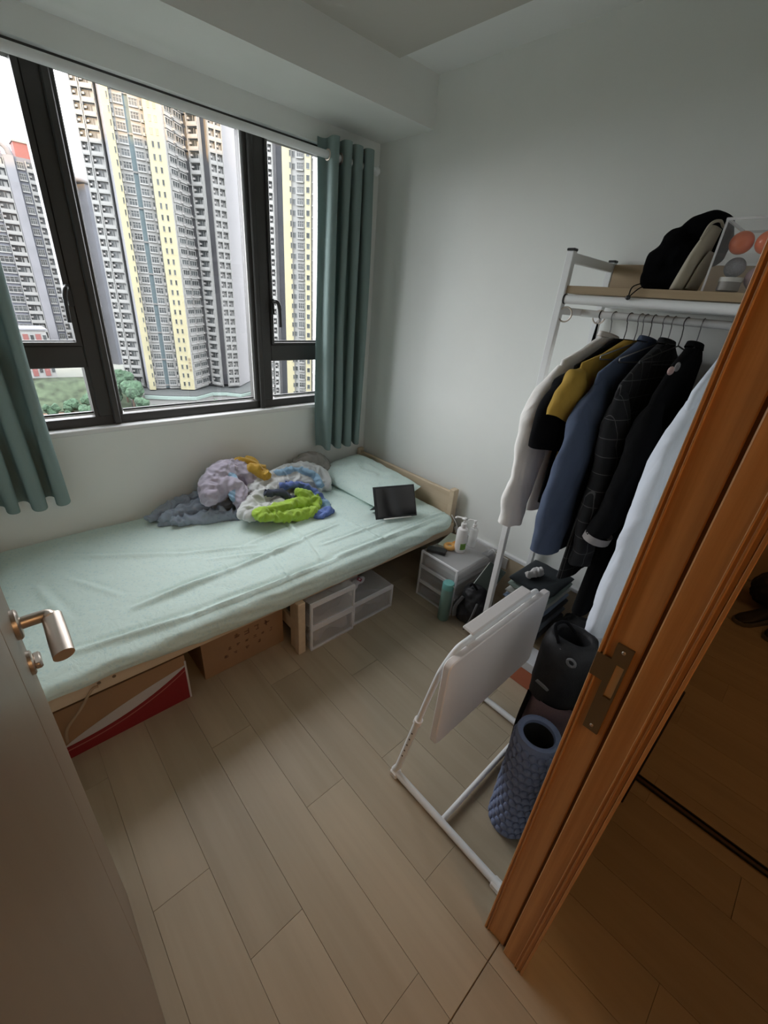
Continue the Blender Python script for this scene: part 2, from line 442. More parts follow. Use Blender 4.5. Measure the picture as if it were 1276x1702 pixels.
sp_ = stp.build('strike_plate', BRONZE, df)
B('latch_hole', M('latch_hollow', (.75, .52, .27), .5), sp_, JX + .0095, JX + .0115, .0757, .0878, .967, 1.038)
for z in (.893, 1.068):
    MB().sphere((JX + .0055, .085, z), .0035, seg=10, rings=6, sc=(.5, 1, 1)).build('screw', METAL, sp_, True)
# ---- door leaf, open against the left wall
dl = sempty('door_1', (HX - .02, .48, 0))
DY1 = .832
B('door_panel', DOORM, dl, HX - .040, HX, YD + .004, .612, .008, 2.04, bev=.0015)
B('door_edge_part', DOORM, dl, HX - .040, HX, .6145, DY1, .008, 2.04, bev=.0015)  # leaf split in two so the gap draws a shadow edge
hd = MB()
HZ = 1.022
hd.lathe([(.026, 0), (.026, .006), (.023, .009), (.012, .010)], (HX, .782, HZ), 28, R=Matrix.Rotation(math.pi / 2, 3, 'Y'))
hd.tube(curve_pts([(HX + .004, .782, HZ), (HX + .035, .782, HZ), (HX + .046, .779, HZ), (HX + .050, .768, HZ)], 8), .0105, 16)
hd.tube([(HX + .050, .772, HZ), (HX + .050, .70, HZ), (HX + .050, .662, HZ)], [.0150, .0155, .0150], 20, sq=.62, up=Vector((1, 0, .25)))
hdl = hd.build('door_handle', METAL, dl, True, 40)
tt = MB(); tt.lathe([(.022, 0), (.022, .005), (.019, .007)], (HX, .782, HZ - .085), 24, R=Matrix.Rotation(math.pi / 2, 3, 'Y'))
tt.box(HX + .006, HX + .018, .764, .80, HZ - .092, HZ - .078, bev=.003)
tt.build('thumb_turn', METAL, dl, True, 40)

# ---- window
win = sempty('window_1', (.83, 2.36, WZ0))
FY0, FY1 = 2.335, 2.40
fr = MB()
fr.box(WX0, 0.0, FY0, FY1, WZ0, WZ1); fr.box(1.652, WX1, FY0, FY1, WZ0, WZ1)
fr.box(0.0, 1.652, FY0, FY1, WZ0, .950); fr.box(0.0, 1.652, FY0, FY1, 2.198, WZ1)
fr.build('frame', ALU, win)
for x0, x1 in ((.376, .478), (1.176, 1.286)):
    m_ = B('mullion', ALU, win, x0, x1, FY0 - .005, FY1, .950, 2.197, bev=.004)
    B('mullion_rib', ALU, m_, (x0 + x1) / 2 - .014 + (.02 if x0 < 1 else -.02), (x0 + x1) / 2 + .014 + (.02 if x0 < 1 else -.02), FY0 - .022, FY0 - .0055, WZ0 + .006, 2.197, bev=.004)
for x0, x1 in ((0.0, .376), (1.286, 1.652)):
    B('transom', ALU, win, x0, x1, FY0 - .003, FY1, 1.172, 1.262, bev=.003)
def sash(x0, x1, z0, z1, t):
    s_ = MB(); y0, y1 = FY0 - .014, FY1 - .02
    s_.box(x0, x0 + t, y0, y1, z0, z1); s_.box(x1 - t, x1, y0, y1, z0, z1); s_.box(x0 + t, x1 - t, y0, y1, z0, z0 + t * .7); s_.box(x0 + t, x1 - t, y0, y1, z1 - t * .7, z1)
    return s_.build('casement_sash', ALU, win)
SASH = [sash(.002, .374, 1.264, 2.196, .020), sash(1.288, 1.65, 1.264, 2.196, .014)]
PN = [(.020, .356, 1.278, 2.19), (0.0, .362, .968, 1.160), (.486, 1.168, .968, 2.198), (1.302, 1.638, 1.278, 2.19), (1.304, 1.652, .968, 1.172)]
fl = MB(); fl.box(.362, .376, FY0 - .001, FY1, .95, 1.172)
fl.build('bead_frame', ALU, win)
for x0, x1, z0, z1 in PN:
    B('pane', PANE, win, x0, x1, 2.366, 2.370, z0, z1)
    B('bead_highlight', BEAD_HI, win, x0, x1, 2.345, 2.350, z0 - .010, z0 - .004)
    B('gasket', BLACKP, win, x0, x1, 2.352, 2.366, z0 - .004, z0 + .004)
B('bead_highlight', BEAD_HI, win, 1.170, 1.175, 2.340, 2.345, .96, 2.2)  # pale strip drawn as the highlight on the pane's right edge
for xh, s_, sa_ in ((.366, -1, SASH[0]), (1.294, 1, SASH[1])):
    h_ = MB(); h_.box(xh - .010, xh + .010, FY0 - .030, FY0 - .012, 1.42, 1.50, bev=.003)
    h_.tube(curve_pts([(xh, FY0 - .03, 1.485), (xh + s_ * .012, FY0 - .055, 1.485), (xh + s_ * .022, FY0 - .06, 1.45), (xh + s_ * .026, FY0 - .058, 1.36)], 6), [.010] * 13 + [.008] * 6, 10)
    h_.build('window_handle', M('handle_black', (.02, .02, .02), .3), sa_, True, 40)
ts = sempty('trim_sill', (.83, 2.31, WZ0))
B('sill_board', SILLM, ts, WX0, WX1, 2.278, 2.336, WZ0 - .018, WZ0 + .004, bev=.003)

# ---- corridor lamp (behind the camera, gives the warm light)
lampm = M('lamp_glow', (1.0, .62, .30), .5, emit=2.0)
cl = thing('ceiling_lamp', (.18, -1.22, ZC), 'round warm ceiling lamp in the corridor outside the door', 'lamp')
MB().lathe([(.16, 0), (.16, -.02)], (.18, -1.22, ZC), 32).build('lamp_base', WHITEP, cl)
MB().lathe([(.15, -.02), (.14, -.05), (.10, -.075), (.02, -.085)], (.18, -1.22, ZC), 32).build('lamp_shade', lampm, cl, True)
ld = bpy.data.lights.new('corridor_lamp_light', 'POINT'); ld.energy = 8.5; ld.color = (1.0, .66, .36); ld.shadow_soft_size = .12
lo = bpy.data.objects.new('corridor_lamp_light', ld); COL.objects.link(lo); lo.parent = cl; lo.location = (0, 0, -.22)
fill_lamp = thing('ceiling_lamp', (2.55, -1.25, ZC), 'unseen round warm lamp added to brighten the far corridor', 'lamp')  # added out of view to lift the dark end of the corridor
MB().lathe([(.12, 0), (.12, -.02)], (2.55, -1.25, ZC), 32).build('lamp_base', WHITEP, fill_lamp)
MB().lathe([(.11, -.02), (.10, -.045), (.06, -.06), (.01, -.065)], (2.55, -1.25, ZC), 32).build('lamp_shade', lampm, fill_lamp, True)
ld2 = bpy.data.lights.new('far_fill_light', 'POINT'); ld2.energy = 3.0; ld2.color = (1.0, .58, .26); ld2.shadow_soft_size = .12
lo2 = bpy.data.objects.new('far_fill_light', ld2); COL.objects.link(lo2); lo2.parent = fill_lamp; lo2.location = (0, 0, -.2)
#@@OBJECTS@@
# ================================================================== OUTSIDE
GZ = -38.0
def pol(az, d, z=0.0): a = math.radians(az); return Vector((math.sin(a) * d, math.cos(a) * d, z))
FLH = 2.8
T_WHITE = M('facade_white', (.215, .215, .208), .8, var=.06, scale=.3)
T_YEL = M('facade_yellow', (.262, .240, .150), .8, var=.05, scale=.3)
T_GREY = M('facade_grey', (0.172, 0.172, 0.185), .8, var=.08, scale=.3)
T_DGREY = M('facade_dark_grey', (0.086, 0.086, 0.090), .8)
T_TEAL = M('facade_blue_green', (0.129, 0.172, 0.185), .8, var=.06, scale=.3)
T_PINK = M('facade_blank_grey', (.165, .162, .168), .8, var=.04, scale=.2)
T_GLASS = M('far_window_glass', (.040, .045, .046), .3, rnd=.5)
T_AC = M('far_ac_unit', (0.258, 0.249, 0.241), .7)
T_SLATE = M('facade_slate', (.115, .12, .14), .8, var=.08, scale=.3)
T_RED = M('facade_red', (0.172, 0.065, 0.060), .8)
MODC = {}
def module(kind, w_):
    """one storey of a window column, local x along the wall, y towards the viewer (negative), z up"""
    key = (kind, round(w_, 1)); w_ = key[1]
    if key in MODC: return MODC[key]
    b = MB(); h = w_ / 2
    if kind == 'bay':
        b.box(-h, h, -.55, 0, 0, .95, 0); b.box(-h - .06, h + .06, -.70, 0, .95, 1.06, 0)
        b.box(-h + .12, h - .12, -.40, 0, 1.06, 2.30, 1); b.box(-h, h, -.55, 0, 2.30, 2.55, 0)
        n = 3 if w_ > 2.4 else 2
        for i in range(n + 1):
            x = -h + .06 + (2 * h - .12) * i / n; b.box(x - .07, x + .07, -.5, 0, 1.06, 2.3, 0)
        b.box(h - .75, h - .1, -1.0, -.55, .25, .75, 2)
    elif kind == 'balcony':
        b.box(-h, h, -.08, 0, 0, 2.6, 1); b.box(-h, h, -1.0, 0, 0, .22, 0); b.box(-h, h, -1.05, -.93, .22, 1.0, 0)
        b.box(-h - .1, -h + .1, -1.05, 0, 0, 2.8, 0); b.box(h - .1, h + .1, -1.05, 0, 0, 2.8, 0)
        b.box(-.07, .07, -.2, 0, .2, 2.5, 0); b.box(-h + .15, -h + .8, -.6, -.1, 1.6, 2.1, 2); b.box(h * .3, h * .75, -.14, 0, .9, 2.3, 0)
    elif kind == 'panes':
        b.box(-h, h, -.10, 0, .75, 2.25, 1)
        for i in range(4): x = -h + 2 * h * i / 3; b.box(x - .06, x + .06, -.2, 0, .75, 2.25, 0)
        b.box(-h, h, -.2, 0, 1.65, 1.75, 0); b.box(-h - .15, h + .15, -.55, 0, .40, .75, 0); b.box(-h - .1, h + .1, -.3, 0, 2.25, 2.38, 0)
    elif kind == 'slot':
        b.box(-h, h, -.04, 0, .7, 2.0, 1); b.box(-h - .06, h + .06, -.12, 0, .62, .70, 0); b.box(-h - .06, h + .06, -.12, 0, 2.0, 2.08, 0)
    elif kind == 'shelf':
        b.box(-h, h, -.7, 0, .3, .45, 0); b.box(-h * .7, h * .6, -.6, 0, .45, 1.0, 2); b.box(-h * .6, h * .6, -.05, 0, 1.2, 2.2, 1)
    o = b.build('window_bay', [T_WHITE, T_GLASS, T_AC]); me = o.data; bpy.data.objects.remove(o)
    MODC[key] = me
    return me
def tower(name, label, segs, z0, z1, zfirst=0, group=None, nfl=None):
    """segs: (az0, d0, az1, d1, material, [(f0, f1, kind)...])"""
    base = pol(segs[0][0], segs[0][1] + 12, z0)
    t = thing(name, base, label, 'building', group)
    for az0, d0, az1, d1, m, cols in segs:
        A, Bp = pol(az0, d0), pol(az1, d1); u = (Bp - A).normalized(); n = Vector((u.y, -u.x, 0))
        if n.dot(-A) < 0: n = -n
        back = A.normalized() * 9
        wl = MB(); q = [A, Bp, Bp + back, A + back]
        vs = [Vector((p.x, p.y, z0)) for p in q] + [Vector((p.x, p.y, z1)) for p in q]
        wl.add(vs, [(0, 1, 5, 4), (1, 2, 6, 5), (2, 3, 7, 6), (3, 0, 4, 7), (4, 5, 6, 7), (3, 2, 1, 0)])
        wl.build('wall_panel', m, t)
        L_ = (Bp - A).length; ang = math.atan2(u.y, u.x)
        if n.dot(Vector((math.sin(ang), -math.cos(ang), 0))) < 0: ang += math.pi
        nf = int((z1 - z0 - 1.0) / FLH)
        for f0, f1, kind in cols:
            me = module(kind, (f1 - f0) * L_)
            c = A + u * ((f0 + f1) / 2 * L_) + n * .02
            for k in range(nf):
                o = bpy.data.objects.new('window_bay', me); COL.objects.link(o); o.parent = t
                o.location = Vector((c.x, c.y, z0 + .6 + k * FLH)) - base; o.rotation_euler = (0, 0, ang)
    return t
Z0 = -32.0
mt = tower('apartment_tower', 'tall cream and yellow apartment tower filling the middle window pane', [
    (12.6, 171, 14.42, 169, T_WHITE, [(.04, .36, 'balcony'), (.42, .98, 'balcony')]),
    (14.42, 171, 14.76, 164.2, T_GREY, []),
    (14.76, 164, 15.42, 164, T_YEL, [(.70, .86, 'slot')]),
    (15.42, 166, 16.50, 166, T_WHITE, [(.03, .20, 'shelf'), (.30, .95, 'panes')]),
    (16.50, 167, 16.92, 167, T_TEAL, []),
    (16.92, 166, 18.10, 166, T_WHITE, [(.06, .62, 'panes'), (.76, .96, 'shelf')]),
    (18.10, 164, 19.62, 163.4, T_YEL, [(.25, .36, 'slot'), (.58, .69, 'slot')]),
    (19.62, 163.6, 21.25, 171.5, T_WHITE, [(.08, .46, 'bay'), (.54, .96, 'bay')]),
    (21.25, 172.4, 21.85, 172.4, T_DGREY, []),
    (21.85, 171.5, 22.98, 169, T_WHITE, [(.06, .94, 'balcony')]),
    (22.98, 173, 23.50, 173, T_GREY, []),
    (23.50, 168.6, 24.85, 170, T_WHITE, [(.05, .48, 'balcony'), (.52, .95, 'balcony')]),
    (24.85, 170, 26.45, 184, T_PINK, []),
], Z0, 56)
# the four name characters low on the yellow wall (too small to read in the picture)
yA, yB = pol(18.10, 164), pol(19.62, 163.4); yu = (yB - yA).normalized(); yn = Vector((yu.y, -yu.x, 0)); yn = yn if yn.dot(-yA) > 0 else -yn
for k in range(4):
    g = MB(); c = yA + yu * ((yB - yA).length * .86) + yn * .06; zc = -22.0 - k * 1.15
    Rg = Matrix(((yu.x, yn.x, 0), (yu.y, yn.y, 0), (0, 0, 1)))
    rr = random.Random(k)
    for zz in (-.3, 0, .32): g.obox(Vector((c.x, c.y, zc + zz)), (.38, .03, .05), Rg)
    for s_ in (-1, 1): g.obox(Vector((c.x, c.y, zc)) + yu * (.28 * s_ * rr.uniform(.5, 1)), (.05, .03, .40), Rg)
    g.build('name_character', M('sign_brown', (.18, .13, .08), .7), mt)
mt_l = mt.location
# horizontal bands on the teal strip and dark strip
for az, d, mm in ((16.71, 166.9, T_WHITE), (21.55, 172.2, T_WHITE)):
    for k in range(10):
        c = pol(az, d, Z0 + 1 + k * FLH * 3); a = math.radians(az)
        g = MB(); g.obox(c, (.75 if az < 20 else .95, .25, .22), Matrix.Rotation(-a, 3, 'Z')); g.build('floor_band', mm, mt)
tower('apartment_tower', 'pale tower with lavender-grey strip and square windows seen through right-hand pane', [
    (27.95, 158, 29.85, 158, T_WHITE, [(.40, .60, 'bay'), (.70, .93, 'balcony')]),
    (29.85, 160, 30.15, 160, T_GREY, []), (30.15, 161, 30.75, 161, T_SLATE, []),
    (30.75, 156, 31.65, 156, T_YEL, [(.84, .99, 'slot')]),
    (31.65, 157, 33.1, 156, T_WHITE, [(.10, .30, 'slot'), (.45, .9, 'panes')]),
    (33.1, 154, 33.75, 154, T_YEL, [(.25, .75, 'slot')]),
    (33.75, 155, 36.2, 152, T_WHITE, [(.10, .36, 'panes'), (.5, .75, 'panes')]), (36.2, 153, 40.0, 152, T_WHITE, [(.1, .3, 'panes')]),
], -33.0, 52)
tower('apartment_tower', 'slate-blue apartment tower with arched roofline, left of dark window mullion', [
    (1.6, 196, 3.4, 196, T_SLATE, [(.1, .45, 'balcony'), (.5, .95, 'bay')]),
    (3.4, 198, 4.3, 198, T_DGREY, []),
    (4.3, 195, 6.55, 195, T_SLATE, [(.03, .45, 'panes'), (.5, .97, 'balcony')]),
    (6.55, 194, 7.25, 194, T_GREY, []),
    (7.25, 195, 9.6, 196, T_SLATE, [(.05, .25, 'panes'), (.32, .95, 'balcony')]),
], -24.0, 30.5)
lt = thing('roof_house', pol(8.3, 198, 30.5), 'small red brick roof house on top of slate-blue tower', 'roof house')
rh = MB(); c = pol(8.5, 199); rh.box(c.x - 4, c.x + 4, c.y - 3, c.y + 3, 30.5, 34.2); rh.build('roof_wall', T_RED, lt)
rh = MB(); rh.box(c.x - 4.3, c.x + 4.3, c.y - 3.3, c.y + 3.3, 34.2, 34.7); rh.build('roof_slab', T_WHITE, lt)
ar = thing('roof_arch', pol(5.6, 196, 30.5), 'grey arched parapet with dark openings crowning slate-blue tower', 'parapet')
am = MB(); c0, c1 = pol(3.6, 195.5), pol(7.2, 195.5); n = 14; dirv = (c1 - c0) / n
pts = [c0 + dirv * i + Vector((0, 0, 31.2 + 2.6 * math.sin(math.pi * min(1, (n - i) / 4.) / 2) - (2.6 if i == n else 0))) for i in range(n + 1)]
am.tube(pts, .9, 8); am.build('arch', T_GREY, ar, True)
am = MB()
for i in range(1, n, 2): p = c0 + dirv * i; am.box(p.x - .25, p.x + .25, p.y - .5, p.y + .5, 30.5, 33.0)
am.build('arch_post', T_GREY, ar)
tower('apartment_tower', 'narrow blue-grey tower with rounded top between dark mullion and yellow tower', [
    (9.9, 205, 11.4, 205, T_SLATE, [(.03, .3, 'panes'), (.36, .66, 'balcony'), (.72, .97, 'panes')]),
    (11.4, 205, 12.2, 203, T_GREY, []), (12.2, 203, 12.75, 205, T_SLATE, []),
], -30.0, 28.0)
rt = thing('tower_cap', pol(11.2, 206, 28), 'rounded pale cap on the narrow blue-grey tower', 'roof')
cm = MB(); c = pol(11.3, 206.5, 28); cm.lathe([(5.3, 0), (5.2, .9), (4.4, 1.9), (2.6, 2.6), (.3, 2.8)], c, 24); cm.build('cap_shell', T_GREY, rt, True)
# low red and white block
rb = thing('low_block', pol(4.5, 175, GZ), 'low white block with brick-red panels below the slate-blue tower', 'building')
c = pol(4.3, 176); bm_ = MB(); bm_.box(c.x - 10, c.x + 6.2, c.y, c.y + 10, GZ, -15.5); bm_.build('wall_panel', T_WHITE, rb)
for i in range(5):
    x = c.x - 9 + i * 3.1; B('red_panel', T_RED, rb, x, x + 1.3, c.y - .2, c.y, -29, -16.6)
    for k in range(4): B('window', T_GLASS, rb, x + 1.8, x + 2.6, c.y - .1, c.y, -28 + k * 3.1, -26.2 + k * 3.1)
B('roof_slab', T_GREY, rb, c.x - 10.4, c.x + 6.6, c.y - .4, c.y + 10.4, -15.5, -15.1)
# podium below the yellow tower
pd_ = thing('podium', pol(19.5, 160, GZ), 'cream podium with mint-green roof edge under the yellow tower', 'building')
def ringslab(pts, z0, z1, name, m):
    b = MB(); n = len(pts); b.add([Vector((p.x, p.y, z0)) for p in pts] + [Vector((p.x, p.y, z1)) for p in pts], [tuple(range(n)), tuple(range(n, 2 * n))] + [(i, (i + 1) % n, (i + 1) % n + n, i + n) for i in range(n)])
    return b.build(name, m, pd_)
ed = [pol(14.1, 158), pol(16.5, 155.5), pol(19.7, 154.2), pol(21.6, 161), pol(23.2, 161), pol(25.0, 158.5), pol(26.8, 165), pol(26.8, 190), pol(14.1, 185)]
ringslab(ed, -33.5, -32.6, 'roof_edge', M('mint_roof', (0.170, 0.221, 0.200), .6)); ringslab([p * 1.006 for p in ed], -32.6, -32.35, 'roof', M('roof_felt', (.045, .05, .05), .9))
ringslab([p * 1.004 for p in ed], GZ, -33.5, 'wall_panel', T_WHITE)
for az, d in ((17.6, 157), (19.3, 156), (20.3, 158.5), (22.4, 163)):
    c = pol(az, d, 0); B('window', T_GLASS, pd_, c.x - .55, c.x + .55, c.y - .6, c.y + .6, -37.3, -34.8)
# ground, road, hill, trees
grd = struct(MB().box(-400, 400, 3.2, 700, GZ - 1, GZ).build('ground_outside', M('ground_earth', (0.052, 0.056, 0.044), .9, var=.3, scale=.06)))
tag(MB().add([pol(2, 130, GZ + .05), pol(30, 130, GZ + .05), pol(30, 150, GZ + .05), pol(2, 152, GZ + .05)], [(0, 1, 2, 3)]).build('road', M('asphalt', (0.083, 0.085, 0.091), .8)), 'grey road passing below the towers', 'road')
tag(MB().add([pol(2, 158, GZ + .08), pol(10, 156, GZ + .08), pol(10.2, 162, GZ + .08), pol(2, 166, GZ + .08)], [(0, 1, 2, 3)]).build('path', M('brown_earth', (0.120, 0.075, 0.050), .9, var=.2, scale=.2)), 'brown earth path in the low left window pane', 'path')
hb_ = MB(); hp_ = []
for i in range(15):
    az = -2 + 14.6 * i / 14; rr = noise.noise(Vector((i * .7, 0, 0)))
    hp_.append([pol(az, 164 + rr, GZ + .2), pol(az, 168 + rr, GZ + 3.5 + rr), pol(az, 172, GZ + 7.5 + rr), pol(az, 175.5, GZ + 8.5), pol(az, 175.6, GZ)])
hb_.loft(hp_, 0, False, False); struct(hb_.build('hillside', M('hill_grass', (.045, .062, .036), .95, var=.5, scale=.5), None, True))
bl_ = thing('bus_shelter', pol(12.6, 138, GZ), 'grey-blue curved canopy roof by the road', 'canopy')
cb = MB(); c = pol(12.6, 139, GZ)
cb.loft([[c + Vector((-9 + 18 * i / 10, -3 + 6 * k / 4, 2.2 + 1.6 * math.sin(math.pi * i / 10))) for k in range(5)] for i in range(11)], 0, False, False)
cb.build('canopy_roof', M('canopy_blue', (0.096, 0.108, 0.126), .5), bl_)
for s_ in (-6, 6): B('canopy_post', T_GREY, bl_, c.x + s_ - .15, c.x + s_ + .15, c.y - .15, c.y + .15, GZ, GZ + 3.2)
wb_ = thing('low_shed', pol(5.6, 140, GZ), 'small white roadside shed in the low left pane', 'shed')
c = pol(5.4, 142, GZ); B('wall_panel', T_WHITE, wb_, c.x - 3.5, c.x + 2.5, c.y, c.y + 3, GZ, GZ + 2.4); B('roof_slab', T_GREY, wb_, c.x - 3.8, c.x + 2.8, c.y - .3, c.y + 3.3, GZ + 2.4, GZ + 2.7)
LEAF = M('far_leaves', (0.041, 0.079, 0.045), .9, var=.45, scale=.8, bump=1.0, bscale=2.0, bdist=.5)
TRUNK = M('far_trunk', (.10, .07, .05), .9)
def tree(az, d, h, r, label, seed):
    p = pol(az, d, GZ); t = thing('tree', p, label, 'tree', 'trees at the foot of the towers')
    MB().tube([p, p + Vector((0, 0, h * .6))], [.35, .2], 6).build('trunk', TRUNK, t)
    b = MB(); rn = random.Random(seed)
    for i in range(9):
        c = p + Vector((rn.uniform(-.6, .6) * r, rn.uniform(-.4, .4) * r, h - r * .8 + rn.uniform(-.5, .45) * r)); b.sphere(c, r * rn.uniform(.45, .7), seg=12, rings=7)
    for v in b.v: v += Vector(noise.noise_vector(v * .9)) * .5
    b.build('crown', LEAF, t)
where = ['beside the yellow tower corner, nearest the mullion', 'left of the podium roof edge', 'just in front of the podium corner on the left', 'farthest left behind the canopy roof', 'under the white balconies of the yellow tower', 'in front of the podium on the right', 'at the podium wall by the right mullion', 'between podium bushes on the right', 'beside the brown earth path', 'in the low left pane, right of the path', 'behind the brown earth path', 'by the white roadside shed', 'behind the low red and white block', 'right of the low red and white block']
for i, (az, d, h, r) in enumerate([(12.85, 157, 9.8, 3.3), (13.75, 153, 6.0, 2.1), (14.9, 151, 4.0, 1.6), (10.9, 161, 9.0, 3.2), (12.3, 166, 12.0, 2.8), (22.1, 153, 4.6, 2.0), (25.5, 150, 4.4, 1.9), (23.8, 151, 5.0, 2.0), (6.6, 150, 3.6, 1.6), (8.3, 154, 4.4, 2.2), (5.0, 158, 4.0, 1.9), (9.7, 156, 4.2, 2.0), (8.8, 163, 6.0, 2.4), (6.9, 160, 4.5, 2.0)]):
    tree(az, d, h, r, 'round green tree ' + where[i], i)
# unseen slab behind the room, sized to keep low sun off the lower towers
ob = struct(MB().box(-160, 60, -16, -10, -38, 69).build('sun_block_slab', T_GREY))
# ================================================================== BED
PINE = wood('pale_pine', (.62, .50, .36), (.54, .42, .29), 'Y', rough=.55, scale=.7)
PINEX = wood('pale_pine_rail', (.62, .50, .36), (.54, .42, .29), 'X', rough=.55, scale=.7)
MINT = sheet_mat('mint_print_cotton', (.60, .73, .685), (.53, .685, .665))
BX0, BX1, BY0, BY1, BZ = -.165, 1.925, 1.325, 2.285, .42
bed = thing('bed_frame', (.9, 1.8, 0), 'pale pine single bed frame under the mint mattress', 'bed')
B('side_rail', PINEX, bed, BX0, 1.93, 1.328, 1.348, .285, .352, bev=.003)
B('side_rail', PINEX, bed, BX0, 1.93, 2.25, 2.27, .285, .352, bev=.003)
hb = B('headboard', PINE, bed, 1.938, 1.962, 1.40, 2.275, .30, .535, bev=.006)
for y0, y1 in ((1.362, 1.402), (2.255, 2.285)):
    B('leg', PINE, bed, 1.928, 1.972, y0, y1, 0, .557, bev=.005)
for y0, y1 in ((1.330, 1.372), (2.24, 2.275)):
    B('leg', PINE, bed, BX0, BX0 + .04, y0, y1, 0, .36, bev=.004)
ml = B('leg', PINE, bed, .793, .832, 1.292, 1.327, 0, .300, bev=.003)
B('leg', PINE, bed, .800, .825, 1.3275, 1.375, 0, .285, bev=.002)
B('cross_brace', PINE, bed, .803, .823, 1.376, 2.20, .10, .17, bev=.002)
for z in (.268, .285):
    MB().sphere((.8345, 1.312, z), .006, seg=10, rings=6, sc=(.6, 1, 1)).build('bolt', METAL, ml, True)
for x in (.04, .085):
    MB().lathe([(.006, 0), (.006, .001)], (x, 1.3275, .325), 12, R=Matrix.Rotation(math.pi / 2, 3, 'X')).build('screw_hole', M('hole_brown', (.16, .11, .07), .8), bed)
for i in range(9):
    x = BX0 + .12 + i * .215; B('bed_slat', PINEX, bed, x, x + .07, 1.349, 2.249, .300, .315)
# ---- mattress with fitted sheet
CRE = [((95, 926), (300, 922), .007, .016), ((300, 922), (425, 907), .006, .013), ((225, 1010), (380, 950), .012, .017), ((380, 950), (505, 898), .010, .013),
       ((120, 1085), (330, 1020), .009, .014), ((330, 1020), (560, 930), .011, .015), ((505, 896), (470, 862), .006, .010), ((505, 896), (560, 872), .007, .010), ((505, 896), (530, 930), .005, .01),
       ((300, 1040), (480, 968), .008, .011), ((560, 925), (735, 858), .008, .013), ((540, 905), (690, 850), .006, .010), ((410, 905), (540, 850), .005, .012), ((640, 890), (742, 848), .006, .010),
       ((60, 975), (110, 1030), .006, .016), ((110, 960), (200, 990), .004, .012), ((540, 812), (625, 842), .008, .012), ((585, 870), (650, 905), .004, .012), ((450, 925), (490, 975), .004, .01), ((350, 930), (470, 915), .004, .01), ((150, 1105), (400, 1010), .007, .010)]
CRE = [(onz(*a, BZ), onz(*b, BZ), h, w_) for a, b, h, w_ in CRE]
def crease(x, y):
    p = Vector((x, y, 0)); s_ = 0
    for a, b, h, w_ in CRE:
        a2 = Vector((a.x, a.y, 0)); d = Vector((b.x, b.y, 0)) - a2; L2 = d.length_squared
        t = (p - a2).dot(d) / L2
        if t < -.15 or t > 1.15: continue
        tc_ = max(0, min(1, t)); q = a2 + d * tc_; v = p - q
        nrm = Vector((-d.y, d.x, 0)).normalized(); sd_ = v.dot(nrm); r2 = v.length
        fade = math.sin(math.pi * min(1, max(0, (t + .15) / 1.3))) ** .7
        s_ += 1.75 * h * fade * (math.exp(-(r2 / w_) ** 2) - .55 * math.exp(-((sd_ - 1.7 * w_) / w_) ** 2) * math.exp(-((v - nrm * sd_).length / w_) ** 2))
    return s_
mt_ = MB(); NX, NT = 260, 120; rings = []
def sstep(a, b, x): t = max(0, min(1, (x - a) / (b - a))); return t * t * (3 - 2 * t)
for i in range(NX + 1):
    u = i / NX; x = BX0 + .005 + (BX1 - BX0 - .005) * u
    er = .07; dxe = min(x - BX0, BX1 - x)                 # rounded ends
    drop = 0 if dxe > er else er - math.sqrt(max(0, er * er - (er - dxe) ** 2))
    cr_ = .16; yin = 0 if BX1 - x > cr_ else (cr_ - math.sqrt(max(0, cr_ * cr_ - (cr_ - (BX1 - x)) ** 2))) * .55
    hem = .302 + .042 * sstep(.55, .05, x) + .035 * sstep(1.25, 1.75, x) + .004 * noise.noise(Vector((x * 14, 3, 0)))
    yf = 1.300 + yin + .008 * noise.noise(Vector((x * 6, 1, 0)))
    ring = []
    zt = BZ - drop * .55
    prof = [(yf + .022, hem), (yf + .004, hem + (zt - hem) * .2), (yf - .006, hem + (zt - hem) * .45), (yf - .004, hem + (zt - hem) * .70), (yf + .012, hem + (zt - hem) * .87), (yf + .045, zt - .006)]
    cp = curve_pts([Vector((0, a, b)) for a, b in prof], 5)
    for p in cp:
        nz_ = noise.noise(Vector((x * 9, p.z * 16, 7))) * .006 + .005 * (1 - abs(noise.noise(Vector((x * 5 + p.z * 18, 2, p.z * 30)))) * 2)
        ring.append(Vector((x, p.y - nz_, p.z)))
    y0 = cp[-1].y
    for k in range(1, NT + 1):
        y = y0 + (BY1 - .03 - y0) * k / NT
        z = zt - .006 * math.exp(-(y - y0) / .02) + crease(x, y) + .004 * noise.noise(Vector((x * 3, y * 3, 1))) + .0022 * noise.noise(Vector((x * 11 + y * 4, y * 17, 5)))
        ring.append(Vector((x, y, z)))
    ring += [Vector((x, BY1 - .008, zt - .012)), Vector((x, BY1, zt - .05)), Vector((x, BY1, .33)), Vector((x, BY1 - .02, .320)), Vector((x, 1.355, .320)), Vector((x, 1.352, max(hem, .354)))]
    rings.append(ring)
mt_.loft(rings, 0, True)
mtt = thing('mattress', (.9, 1.8, .32), 'mattress in a wrinkled mint green printed fitted sheet', 'mattress')
mt_.build('fitted_sheet', MINT, mtt, True)
